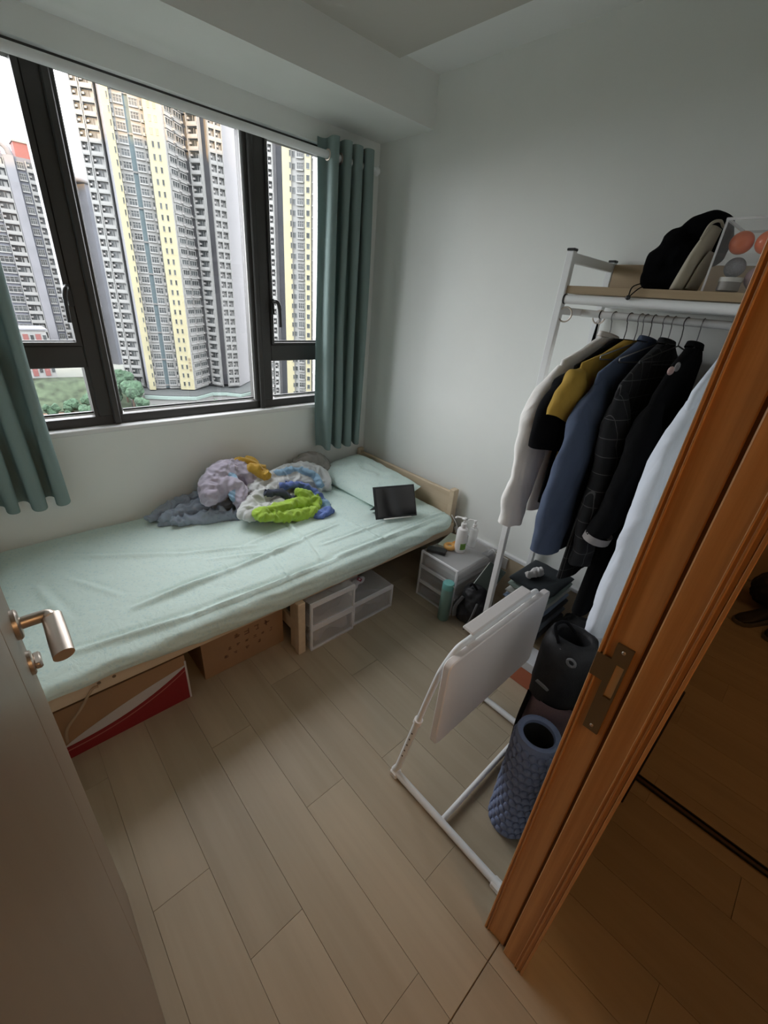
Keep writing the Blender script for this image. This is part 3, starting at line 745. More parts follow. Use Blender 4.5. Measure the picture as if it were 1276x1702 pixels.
# ---- pillow
pw = MB(); NU, NV = 44, 44; c = Vector((1.715, 1.915, 0)); top = []; bot = []
for i in range(NU + 1):
    a = -1 + 2 * i / NU; rt_, rb_ = [], []
    for j in range(NV + 1):
        b = -1 + 2 * j / NV
        e = max(0, (1 - abs(a) ** 3.2)) ** .55 * max(0, (1 - abs(b) ** 3.2)) ** .55
        lx = a * .185 * (1 - .05 * b * b); ly = b * .335 * (1 - .05 * a * a)
        z = .432 + .045 + .03 * a
        n_ = noise.noise(Vector((a * 2.5, b * 4, 2))) * .010 + (1 - abs(noise.noise(Vector((a * 3 + b, b * 5, 9)))) * 2) * .006
        rt_.append(c + Vector((lx, ly, z + e * (.058 + .018 * b) + n_ * e + .02 * e * max(0, b)))); rb_.append(c + Vector((lx, ly, z - e * .045)))
    top.append(rt_); bot.append(rb_)
pw.loft(top, 0, False, False); pw.loft(bot, 0, False, False)
tag(pw.build('pillow', MINT, None, True), 'mint green printed pillow lying against the headboard', 'pillow')
# ---- tablet in a folding cover
tp0, tp1 = onz(627, 864, .436), onz(691, 857, .436)
ax = (tp1 - tp0); ax.z = 0; ax.normalize(); fw = Vector((-ax.y, ax.x, 0));
if fw.y < 0: fw = -fw
tl = math.radians(62); upv = fw * math.cos(tl) + Vector((0, 0, math.sin(tl))); nv = ax.cross(upv)
if nv.dot(-tp0) < 0: nv = -nv
Rt = Matrix((ax, upv, nv)).transposed(); tw, th = .250, .178
tc0 = (tp0 + tp1) / 2 + Vector((0, 0, .004)) + upv * th / 2
tb = thing('tablet', (tp0 + tp1) / 2, 'black tablet propped up in a folding cover on the bed', 'tablet')
MB().obox(tc0, (tw / 2, th / 2, .0045), Rt, bev=.004).build('tablet_body', BLACKP, tb)
MB().obox(tc0 + nv * .0048, (tw / 2 - .008, th / 2 - .008, .0006), Rt).build('screen', M('screen_glass', (.008, .008, .009), .12), tb)
MB().obox(tc0 - nv * .0062, (tw / 2 + .003, th / 2 + .003, .0016), Rt, bev=.0015).build('cover_back', M('cover_black', (.02, .021, .024), .7), tb)
sq_ = (tp0 + tp1) / 2 + fw * .07 + Vector((0, 0, .037)); tl2 = math.radians(-40)
up2 = fw * math.cos(tl2) + Vector((0, 0, math.sin(tl2))); R2 = Matrix((ax, up2, ax.cross(up2))).transposed()
MB().obox(tc0 - nv * .03 + fw * .035 - upv * .040, (tw / 2 - .004, .052, .0015), R2).build('cover_flap', MATS['cover_black'], tb)
MB().tube([tp0 + ax * .035 - fw * .010 + Vector((0, 0, .004)), tp0 + ax * .205 - fw * .010 + Vector((0, 0, .004))], .0042, 10).build('stylus', WHITEG, tb, True)
# ---- crumpled cloth on the bed
def Y_(px, py, y): return ony(px, py, y)
LILAC = M('blanket_lilac', (.46, .42, .52), .95, var=.18, scale=9, sheen=.4, bump=.5, bscale=300)
BWHITE = M('blanket_white', (.58, .60, .60), .95, var=.10, scale=9, sheen=.4, bump=.5, bscale=300)
LIME = M('blanket_lime', (.34, .52, .05), .95, var=.12, scale=12, sheen=.3, bump=.5, bscale=300)
BBLUE = M('blanket_blue', (.10, .16, .42), .95, var=.25, scale=12, sheen=.3, bump=.5, bscale=300)
BSKY = M('blanket_sky', (.26, .42, .58), .95, var=.2, scale=12, sheen=.3, bump=.5, bscale=300)
BYEL = M('blanket_yellow', (.52, .31, .04), .95, var=.12, scale=12, sheen=.3, bump=.5, bscale=300)
BINK = M('blanket_ink', (.05, .06, .09), .95)
bk = [([Y_(348, 825, 2.06), Y_(350, 805, 2.13), Y_(368, 788, 2.17), Y_(396, 784, 2.17), Y_(416, 800, 2.12)], [.05, .06, .07, .065, .05], 0),
      ([Y_(360, 818, 2.10), Y_(378, 808, 2.10), Y_(395, 815, 2.06), Y_(402, 840, 1.99)], [.055, .06, .05, .035], 0),
      ([Y_(380, 788, 2.13), Y_(390, 804, 2.07), Y_(386, 828, 2.02)], [.028, .022, .018], 4),
      ([Y_(386, 770, 2.18), Y_(412, 769, 2.19), Y_(432, 781, 2.16), Y_(442, 800, 2.11)], [.02, .036, .038, .03], 5),
      ([Y_(418, 776, 2.12), Y_(440, 790, 2.08)], .032, 5),
      ([Y_(404, 854, 1.90), Y_(425, 834, 1.98), Y_(455, 814, 2.06), Y_(490, 802, 2.08), Y_(525, 808, 2.04)], [.032, .05, .065, .065, .05], 1),
      ([Y_(412, 858, 1.87), Y_(455, 844, 1.92), Y_(490, 828, 1.98)], [.03, .042, .045], 1),
      ([Y_(425, 815, 2.06), Y_(440, 800, 2.12), Y_(470, 795, 2.13)], [.05, .055, .06], 1),
      ([Y_(450, 795, 2.13), Y_(475, 786, 2.16), Y_(505, 782, 2.15), Y_(530, 790, 2.10), Y_(543, 808, 2.03)], [.04, .05, .055, .052, .04], 1),
      ([Y_(462, 788, 2.09), Y_(490, 781, 2.09), Y_(518, 789, 2.04), Y_(532, 805, 1.98)], .022, 4),
      ([Y_(470, 808, 2.00), Y_(500, 808, 1.98), Y_(522, 820, 1.93), Y_(535, 834, 1.88)], [.022, .026, .028, .026], 3),
      ([Y_(444, 820, 1.96), Y_(466, 818, 1.95), Y_(484, 828, 1.92)], .018, 6),
      ([Y_(430, 855, 1.83), Y_(465, 846, 1.85), Y_(500, 838, 1.87), Y_(524, 834, 1.87)], [.03, .038, .042, .036], 2),
      ([Y_(434, 860, 1.80), Y_(480, 858, 1.79), Y_(520, 852, 1.78)], [.02, .03, .032], 2),
      ([Y_(498, 820, 1.91), Y_(518, 828, 1.88), Y_(526, 845, 1.82)], .030, 2),
      ([Y_(520, 826, 1.92), Y_(540, 838, 1.86), Y_(546, 848, 1.82)], .026, 4),
      ([Y_(528, 858, 1.745), Y_(546, 852, 1.76)], [.026, .036], 3)]
o = crumple('blanket', [LILAC, BWHITE, LIME, BBLUE, BSKY, BYEL, BINK], bk, voxel=.006, disp=.013, scale=17, zmin=.4215, ymax=2.288, seed=3)
tag(o, 'crumpled fleece blanket with lilac, white, lime, blue and yellow patches', 'blanket')
SHIRTB = M('crumpled_blue_grey_cotton', (.29, .34, .41), .9, var=.08, scale=10, bump=.3, bscale=400)
sh = [([Y_(250, 862, 2.17), Y_(275, 850, 2.21), Y_(310, 838, 2.22), Y_(345, 828, 2.22)], [.022, .04, .05, .05], 0),
      ([Y_(272, 866, 2.12), Y_(300, 854, 2.14), Y_(340, 842, 2.14), Y_(375, 836, 2.12)], [.028, .042, .05, .045], 0),
      ([Y_(290, 868, 2.08), Y_(330, 862, 2.06), Y_(365, 854, 2.04), Y_(390, 856, 2.00)], [.024, .034, .036, .026], 0),
      ([Y_(325, 866, 2.05), Y_(360, 862, 2.02), Y_(396, 864, 1.96)], [.022, .028, .016], 0)]
tag(crumple('shirt', [SHIRTB], sh, voxel=.005, disp=.016, scale=19, zmin=.4215, ymax=2.285, seed=11), 'crumpled blue-grey shirt lying left of the blanket', 'shirt')
TAUPE = M('taupe_cotton', (.33, .315, .295), .9, var=.06, scale=10, bump=.3, bscale=400)
tg = [([Y_(492, 770, 2.22), Y_(512, 762, 2.23), Y_(532, 768, 2.22), Y_(545, 786, 2.16)], [.03, .045, .05, .035], 0), ([Y_(520, 758, 2.23), Y_(525, 785, 2.17)], .022, 0), ([Y_(505, 780, 2.2), Y_(540, 800, 2.12)], .04, 0)]
tag(crumple('t_shirt', [TAUPE], tg, voxel=.006, disp=.011, scale=16, zmin=.4215, ymax=2.29, seed=5), 'taupe grey shirt bunched between blanket and pillow', 'shirt')
# ---- rope hanging from the rail
r0, r1 = ony(152, 1147, 1.324), ony(112, 1212, 1.318)
tag(MB().tube(curve_pts([r0 + Vector((.02, .0, .004)), r0, (r0 + r1) / 2 + Vector((.004, 0, 0)), r1, r1 + Vector((-.012, 0, -.06))], 5), .0045, 8).build('cord', M('jute', (.36, .26, .17), .9), None, True), 'thin brown cord hanging from the bed rail', 'cord')
# ---- boxes under the bed
KRAFT = M('kraft_card', (.33, .20, .11), .85, var=.06, scale=8)
def open_box(name, label, x0, x1, y0, y1, z1, mat_):
    t = thing(name, ((x0 + x1) / 2, (y0 + y1) / 2, 0), label, 'box'); k = .005
    B('side', mat_, t, x0, x1, y0, y0 + k, 0, z1); B('side', mat_, t, x0, x1, y1 - k, y1, 0, z1); B('side', mat_, t, x0, x0 + k, y0 + k, y1 - k, 0, z1); B('side', mat_, t, x1 - k, x1, y0 + k, y1 - k, 0, z1)
    B('base', mat_, t, x0 + k, x1 - k, y0 + k, y1 - k, 0, k)
    return t
rbx = open_box('carton', 'brown carton with a white stripe and red base under the bed', -.10, .322, 1.375, 1.72, .235, KRAFT)
def band(f0, f1, name, m, y, n=20):
    b = MB(); x0, x1 = -.10, .318
    ring = [[Vector((x0 + (x1 - x0) * i / n, y, f(i / n))) for f in (f0, f1)] for i in range(n + 1)]
    vs = [p for r in ring for p in r]
    vs2 = [p + Vector((0, .0012, 0)) for p in vs]; m_ = len(vs)
    fs = []
    for i in range(n):
        a = 2 * i; fs += [(a, a + 1, a + 3, a + 2), (m_ + a, m_ + a + 2, m_ + a + 3, m_ + a + 1), (a, a + 2, m_ + a + 2, m_ + a), (a + 1, m_ + a + 1, m_ + a + 3, a + 3)]
    b.add(vs + vs2, fs); return b.build(name, m, rbx)
RED = M('printed_red', (.24, .012, .018), .55)
lo_ = lambda t: .018 + .10 * (t ** 2.2)
B('red_base_print', RED, rbx, -.10, .318, 1.3738, 1.375, .001, .016)
band(lambda t: .016, lambda t: .06 + .115 * t ** 2.2, 'red_print', RED, 1.3738)
band(lambda t: .062 + .115 * t ** 2.2, lambda t: .068 + .115 * t ** 2.2 + .046 * math.sin(math.pi * min(1, t * 1.02)) ** .8, 'white_stripe', M('printed_white', (.52, .50, .50), .6), 1.3738)
band(lambda t: .040 + .115 * t ** 2.2, lambda t: .045 + .115 * t ** 2.2, 'fine_line', M('printed_pink', (.42, .14, .12), .6), 1.3731)
B('white_edge', MATS['printed_white'], rbx, .3165, .3235, 1.3728, 1.3738, 0, .205)
kb = open_box('carton', 'plain brown carton with faint dark print, beside the pine bed leg', .40, .785, 1.42, 1.74, .25, KRAFT)
INK = M('box_ink', (.17, .085, .05), .9)
for row, (zc, xs, sz) in enumerate(((.165, [.555, .605, .655, .70], .017), (.115, [.52, .56, .60, .64, .68, .72], .009), (.075, [.50, .545, .60, .66], .010))):
    for q, x in enumerate(xs):
        g = MB(); rr = random.Random(row * 10 + q)
        for k in range(rr.randint(2, 4)): zz = zc + rr.uniform(-.9, .9) * sz; g.box(x - sz * rr.uniform(.2, 1), x + sz * rr.uniform(.2, 1), 1.4185, 1.42, zz - sz * .10, zz + sz * .10)
        for k in range(rr.randint(1, 2)):
            xx = x + rr.uniform(-.6, .6) * sz; g.box(xx - sz * .10, xx + sz * .10, 1.4185, 1.42, zc - sz * rr.uniform(.3, 1), zc + sz * rr.uniform(.4, 1))
        g.build('printed_mark', INK, kb)
sc_ = thing('suitcase', (1.55, 1.95, 0), 'black case lying in the shade under the head of the bed', 'suitcase')
MB().box(1.44, 1.90, 1.72, 2.2, .0, .23, bev=.02).build('shell', M('black_fabric', (.015, .015, .017), .8, bump=.3, bscale=300), sc_)
MB().tube(curve_pts([(1.55, 1.715, .12), (1.58, 1.695, .13), (1.72, 1.695, .13), (1.75, 1.715, .12)], 5), .008, 8).build('handle', BLACKP, sc_, True)
# ---- frosted drawer boxes
FROST = clearish('frosted_plastic', (.88, .88, .90), .26, .3)
FROSTE = clearish('frosted_edge', (.93, .93, .95), .85, .3)
def frame_rect(b, x0, x1, z0, z1, y0, y1, t):
    b.box(x0, x1, y0, y1, z0, z0 + t); b.box(x0, x1, y0, y1, z1 - t, z1); b.box(x0, x0 + t, y0, y1, z0 + t, z1 - t); b.box(x1 - t, x1, y0, y1, z0 + t, z1 - t)
def drawer_box(x0, x1, y0, y1, z0, z1, label):
    t = thing('storage_drawer', ((x0 + x1) / 2, (y0 + y1) / 2, z0), label, 'drawer box', 'frosted drawer boxes under the bed')
    k = .003; b = MB()
    b.box(x0, x1, y0 + .012, y1, z0, z0 + k); b.box(x0, x1, y0 + .012, y1, z1 - k, z1); b.box(x0, x0 + k, y0 + .012, y1, z0 + k, z1 - k); b.box(x1 - k, x1, y0 + .012, y1, z0 + k, z1 - k); b.box(x0 + k, x1 - k, y1 - k, y1, z0 + k, z1 - k)
    b.build('case', FROST, t)
    e = MB(); frame_rect(e, x0, x1, z0, z1, y0, y0 + .0118, .009); e.build('case_rim', FROSTE, t)
    d = MB(); d.box(x0 + .010, x1 - .010, y0 + .003, y0 + .006, z0 + .010, z1 - .010); fd = d.build('drawer_front', FROST, t)
    h = MB(); h.box(x0 + .010, x1 - .010, y0 + .0005, y0 + .0028, z1 - .022, z1 - .010); h.build('pull_lip', FROSTE, fd)
    return t
drawer_box(.853, 1.113, 1.278, 1.655, 0, .139, 'frosted drawer box at the bottom of the stack, full of pale cloth')
drawer_box(.853, 1.113, 1.278, 1.655, .140, .280, 'frosted drawer box on top of the stack, with dark contents')
drawer_box(1.120, 1.400, 1.290, 1.660, 0, .143, 'single frosted drawer box on the floor, right of the stack')
PALEC = M('pale_cloth', (.42, .39, .39), .95, var=.12, scale=12)
tag(crumple('folded_cloth', [PALEC], [([(.90, 1.33, .045), (1.0, 1.36, .06), (1.07, 1.33, .045)], .038, 0), ([(.91, 1.42, .05), (1.06, 1.45, .05)], .042, 0)], disp=.006, zmin=.004, seed=2), 'pale cloth stuffed in the lower frosted drawer', 'cloth')
tag(crumple('dark_pouch', [M('dark_grey_cloth', (.035, .035, .04), .9)], [([(.91, 1.33, .20), (.98, 1.35, .205), (1.03, 1.34, .19)], [.045, .05, .035], 0)], disp=.004, zmin=.144, seed=4), 'dark grey pouch in the upper frosted drawer', 'pouch')
tag(crumple('grey_cloth', [M('mid_grey_cloth', (.30, .28, .28), .95, var=.15, scale=14)], [([(1.17, 1.36, .05), (1.25, 1.38, .065), (1.34, 1.36, .05)], .042, 0)], disp=.006, zmin=.004, seed=6), 'grey cloth inside the single frosted drawer box', 'cloth')
WBAG = M('white_poly_bag', (.62, .60, .62), .4, bump=.4, bscale=40)
wbg = crumple('plastic_bag', [WBAG], [([(1.16, 1.37, .158), (1.22, 1.41, .163), (1.28, 1.42, .158)], [.02, .026, .018], 0), ([(1.18, 1.45, .16), (1.26, 1.47, .16)], .024, 0)], disp=.004, zmin=.1445, seed=8)
tag(wbg, 'white plastic bag with small red tag on the single drawer box', 'bag')
p_ = Vector((1.245, 1.40, .1835)); mbt = MB(); Rr = Matrix.Rotation(.5, 3, 'Z') @ Matrix.Rotation(.25, 3, 'X')
mbt.obox(p_, (.012, .012, .0008), Rr); rtg = mbt.build('red_tag', M('tag_red', (.30, .03, .06), .5), wbg)
MB().obox(p_ + Vector((0, 0, .0012)), (.005, .005, .0006), Rr).build('tag_mark', WHITEP, wbg)
# ---- three-drawer desktop unit by the wall
ux0, ux1, uy0, uy1 = 1.597, 1.962, 1.028, 1.286
un = thing('drawer_unit', (1.78, 1.157, 0), 'frosted three-drawer unit standing against the wall by the bed', 'drawer unit')
for q in range(3):
    z0, z1 = q * .1, q * .1 + .099; k = .003; b = MB()
    b.box(ux0 + .012, ux1, uy0, uy1, z0, z0 + k); b.box(ux0 + .012, ux1, uy0, uy1, z1 - k, z1); b.box(ux0 + .012, ux1, uy0, uy0 + k, z0 + k, z1 - k); b.box(ux0 + .012, ux1, uy1 - k, uy1, z0 + k, z1 - k); b.box(ux1 - k, ux1, uy0 + k, uy1 - k, z0 + k, z1 - k)
    b.build('case', FROST, un)
    e = MB(); t = .008
    e.box(ux0, ux0 + .0118, uy0, uy1, z0, z0 + t); e.box(ux0, ux0 + .0118, uy0, uy1, z1 - t, z1); e.box(ux0, ux0 + .0118, uy0, uy0 + t, z0 + t, z1 - t); e.box(ux0, ux0 + .0118, uy1 - t, uy1, z0 + t, z1 - t)
    e.build('case_rim', FROSTE, un)
    B('drawer_front', FROST, un, ux0 + .003, ux0 + .006, uy0 + .009, uy1 - .009, z0 + .009, z1 - .009)
    B('drawer_filling', M('drawer_dark_%d' % q, [(.10, .10, .10), (.16, .15, .14), (.30, .29, .28)][q], .9), un, ux0 + .02, ux1 - .03, uy0 + .015, uy1 - .015, z0 + .005, z0 + .05, bev=.006)
UT = .2995
def lotion(c, s_, label, body, leaf):
    t = thing('pump_bottle', c, label, 'bottle'); c = Vector(c); 
    MB().lathe([(.026 * s_, 0), (.028 * s_, .004), (.028 * s_, .115 * s_), (.024 * s_, .128 * s_), (.012 * s_, .133 * s_), (.012 * s_, .142 * s_)], c, 28).build('bottle_body', body, t, True, 40)
    MB().lathe([(.014 * s_, .142 * s_), (.014 * s_, .158 * s_), (.006 * s_, .160 * s_), (.006 * s_, .178 * s_)], c, 20).build('pump_collar', WHITEG, t, True, 40)
    hd_ = MB(); hd_.box(c.x - .012 * s_, c.x + .012 * s_, c.y - .010 * s_, c.y + .010 * s_, c.z + .178 * s_, c.z + .188 * s_, bev=.003)
    hd_.tube([c + Vector((0, .006, .184 * s_)), c + Vector((-.016 * s_, .034 * s_, .184 * s_)), c + Vector((-.020 * s_, .042 * s_, .176 * s_))], .005 * s_, 8); hd_.build('pump_head', WHITEG, t, True, 50)
    if leaf:
        g = MB(); n = 10
        ring = [[c + Vector((math.cos(a) * .0285 * s_, math.sin(a) * .0285 * s_, z)) for z in (.02 * s_, .055 * s_)] for a in [math.radians(215 + 70 * i / n) for i in range(n + 1)]]
        g.loft(ring, 0, False, False); g.build('green_label', M('label_green', (.16, .30, .05), .6, var=.3, scale=80), t, True)
c1 = onz(763, 915, UT); c1.z = UT
lotion(c1, 1.12, 'white pump bottle with a green label on the drawer unit', WHITEG, True)
c2 = Vector((c1.x + .105, c1.y - .005, UT))
lotion(c2, .88, 'smaller clear pump bottle behind the white one', clearish('clear_bottle', (.82, .82, .82), .5, .15), False)
c = Vector((1.655, 1.225, UT)); Rz = Matrix.Rotation(math.radians(-62), 3, 'Z')
pbk = thing('power_bank', c, 'flat black power bank on the drawer unit', 'power bank')
MB().obox(c + Vector((0, 0, .009)), (.055, .026, .009), Rz, bev=.004).build('casing', BLACKP, pbk); MB().obox(c + Rz @ Vector((.054, 0, .009)), (.0016, .008, .003), Rz).build('port', METAL, pbk)
c = Vector((1.775, 1.225, UT))
td = thing('tape_dispenser', c, 'orange tape dispenser between power bank and pump bottle', 'tape')
ORG = M('orange_plastic', (.72, .30, .03), .4)
MB().torus(c + Vector((-.03, -.02, .014)), .024, .013, seg=24, sub=10).build('tape_roll', M('tape_amber', (.68, .36, .10), .35), td, True)
B('dispenser_body', ORG, td, c.x + .002, c.x + .05, c.y - .03, c.y + .0, UT, UT + .022, bev=.005)
c = Vector((1.83, 1.262, UT))
nb_ = thing('notebook', c, 'pale notepad lying at the back of the drawer unit', 'notebook'); Rn = Matrix.Rotation(math.radians(14), 3, 'Z')
MB().obox(c + Vector((-.03, -.02, .007)), (.085, .040, .006), Rn).build('pages', M('paper_pale', (.62, .60, .50), .8), nb_); MB().obox(c + Vector((-.03, -.02, .0140)), (.087, .042, .0010), Rn).build('cover', M('cover_mint', (.56, .60, .50), .7), nb_)
# yellow clip
c = Vector((1.895, 1.20, UT)); yc_ = thing('yellow_clip', c, 'small yellow and black clip beside the notepad', 'clip')
MB().obox(c + Vector((0, .02, .022)), (.006, .006, .022), Matrix.Rotation(.2, 3, 'X'), bev=.002).build('clip_body', M('clip_yellow', (.70, .50, .05), .5), yc_); MB().obox(c + Vector((0, .024, .050)), (.007, .007, .008), Matrix.Rotation(.2, 3, 'X'), bev=.002).build('clip_tip', BLACKP, yc_)
# ---- socket with adapter, and cables
so = thing('wall_socket', (1.985, 1.05, .24), 'pale double socket low on the wall beside the drawer unit', 'socket')
B('socket_plate', M('socket_grey', (.55, .54, .52), .5), so, 1.976, 1.9848, .955, 1.10, .195, .268, bev=.002)
ad_ = thing('power_adapter', (1.95, 1.07, .24), 'black cube power adapter plugged into the wall socket', 'adapter')
B('adapter_body', BLACKP, ad_, 1.925, 1.9755, 1.045, 1.10, .205, .262, bev=.007); B('prong_face', M('adapter_grey', (.05, .05, .05), .5), ad_, 1.9245, 1.9252, 1.055, 1.09, .215, .252)
tag(MB().tube(curve_pts([(1.95, 1.072, .263), (1.955, 1.055, .292), (1.95, 1.02, .282), (1.95, .985, .23), (1.945, .965, .15), (1.90, .96, .06)], 6), .0028, 8).build('charging_cable', WHITEG, None, True), 'white cable looping from the black adapter', 'cable')
tag(MB().tube(curve_pts([(1.925, 1.355, .40), (1.93, 1.33, .37), (1.92, 1.30, .345), (1.905, 1.292, .312)], 6), .0028, 8).build('charging_cable', WHITEG, None, True), 'short pale cable between bed post and drawer unit', 'cable')
# ---- teal tumbler
c = Vector((1.566, 1.030 - .045, 0)); c = onz(733, 1020, 0); c.z = 0; c += Vector((.012, -.012, 0))
c = Vector((1.555, 1.04, 0))
tm = thing('tumbler', c, 'slim teal drinking bottle standing on the floor by drawer unit', 'bottle')
TEAL = M('teal_coat', (.17, .28, .245), .45, var=.04, scale=5)
MB().lathe([(.028, 0), (.031, .004), (.032, .20), (.030, .206)], c, 28).build('bottle_body', TEAL, tm, True, 40)
MB().lathe([(.0315, .206), (.0315, .236), (.028, .241), (.004, .241)], c, 28).build('lid', M('teal_lid', (.14, .38, .36), .4), tm, True, 40)
MB().torus(c + Vector((0, -.031, .222)), .010, .002, 'X', 16, 6).build('lid_ring', METAL, tm, True)
# ================================================================== CLOTHES RACK
RXF, RXB, RY0, RY1 = 1.61, 1.962, .150, .822
OAKR = wood('rack_oak', (.38, .28, .17), (.30, .215, .125), 'Y', rough=.55, scale=.8)
rk = thing('clothes_rack', (1.79, .48, 0), 'white metal clothes rack with wooden shelf against the right wall', 'clothes rack')
P_ = .013
for x in (RXF, RXB):
    for y in (RY0, RY1):
        pb_ = B('post', WHITEP, rk, x - P_, x + P_, y - P_, y + P_, 0, 1.742, bev=.002)
        B('post_cap', BLACKP, rk, x - P_ - .001, x + P_ + .001, y - P_ - .001, y + P_ + .001, 1.742, 1.750, bev=.002)
for y in (RY0, RY1):
    B('top_side_bar', WHITEP, rk, RXF + P_, RXB - P_, y - .010, y + .010, 1.708, 1.738, bev=.002)
    B('mid_side_bar', WHITEP, rk, RXF + P_, RXB - P_, y - .010, y + .010, 1.545, 1.570, bev=.002)
    B('low_side_bar', WHITEP, rk, RXF + P_, RXB - P_, y - .010, y + .010, .085, .110, bev=.002)
B('shelf', OAKR, rk, RXF - .005, RXB - P_, RY0 + P_ + .001, RY1 - P_ - .001, 1.614, 1.638, bev=.001)
B('back_board', OAKR, rk, RXB - .011, RXB + .005, RY0 + P_ + .001, RY1 - P_ - .001, 1.639, 1.735, bev=.001)
MB().tube([(RXF, RY1 - P_, 1.596), (RXF, RY0 + P_, 1.596)], .0150, 16).build('front_bar', WHITEP, rk, True, 40)
MB().tube([(RXB, RY1 - P_, 1.596), (RXB, RY0 + P_, 1.596)], .0125, 16).build('back_bar', WHITEP, rk, True, 40)
for s_ in ((RY1 - P_ - .006, RY1 - P_),):
    MB().tube([(RXF, s_[0], 1.596), (RXF, s_[1], 1.596)], .0165, 16).build('bar_cap', BLACKP, rk, True, 40)
RODX, RODZ = 1.785, 1.556
MB().tube([(RODX, RY1 - .010, RODZ), (RODX, RY0 + .010, RODZ)], .0125, 16).build('hanging_rod', WHITEP, rk, True, 40)
MB().tube([(RODX, RY1 - .085, RODZ), (RODX, RY1 - .081, RODZ)], .0140, 16).build('rod_ring', BLACKP, rk, True, 40)
for x in (RXF - .002, 1.90):
    MB().torus((x, RY1 - .03, 1.547), .024, .0028, 'X', 24, 8).build('s_hook', METAL, rk, True)
B('lower_shelf', OAKR, rk, RXF - .005, RXB - P_, RY0 + P_ + .001, RY1 - P_ - .001, .112, .128, bev=.001)
# ---- hangers and garments
WIRE = M('hanger_wire', (.30, .30, .31), .3, metal=.8)
BWIRE = M('hanger_black', (.02, .02, .02), .35)
def hanger(y, S, label, m=None, drop=.10):
    H = Vector((RODX, y, RODZ)); d = Vector((S.x - H.x, S.y - H.y, 0)); L_ = min(.205, d.length); d.normalize()
    t = thing('coat_hanger', (H.x, H.y, H.z - .1), label, 'hanger', 'hangers on the rod')
    hk = [H + d * .002 + Vector((0, 0, -.075)), H + Vector((0, 0, -.045)) + d * .001]
    for k in range(9):
        a = math.radians(-60 + 235 * k / 8); hk.append(H + d * (.0175 * math.cos(a)) + Vector((0, 0, .0175 * math.sin(a) - .003)))
    MB().tube(hk, .0016, 6).build('hook', m or WIRE, t, True)
    a0 = H + Vector((0, 0, -.075)); arm = [a0 - d * L_ + Vector((0, 0, -drop)), a0, a0 + d * L_ + Vector((0, 0, -drop))]
    MB().tube([arm[2], arm[1], arm[0]], .0026, 6).build('shoulder_wire', m or WIRE, t, True)
    MB().tube([arm[0], arm[0] + Vector((0, 0, -.012)), arm[2] + Vector((0, 0, -.012)), arm[2]], .0022, 6).build('trouser_bar', m or WIRE, t, True)
    return t
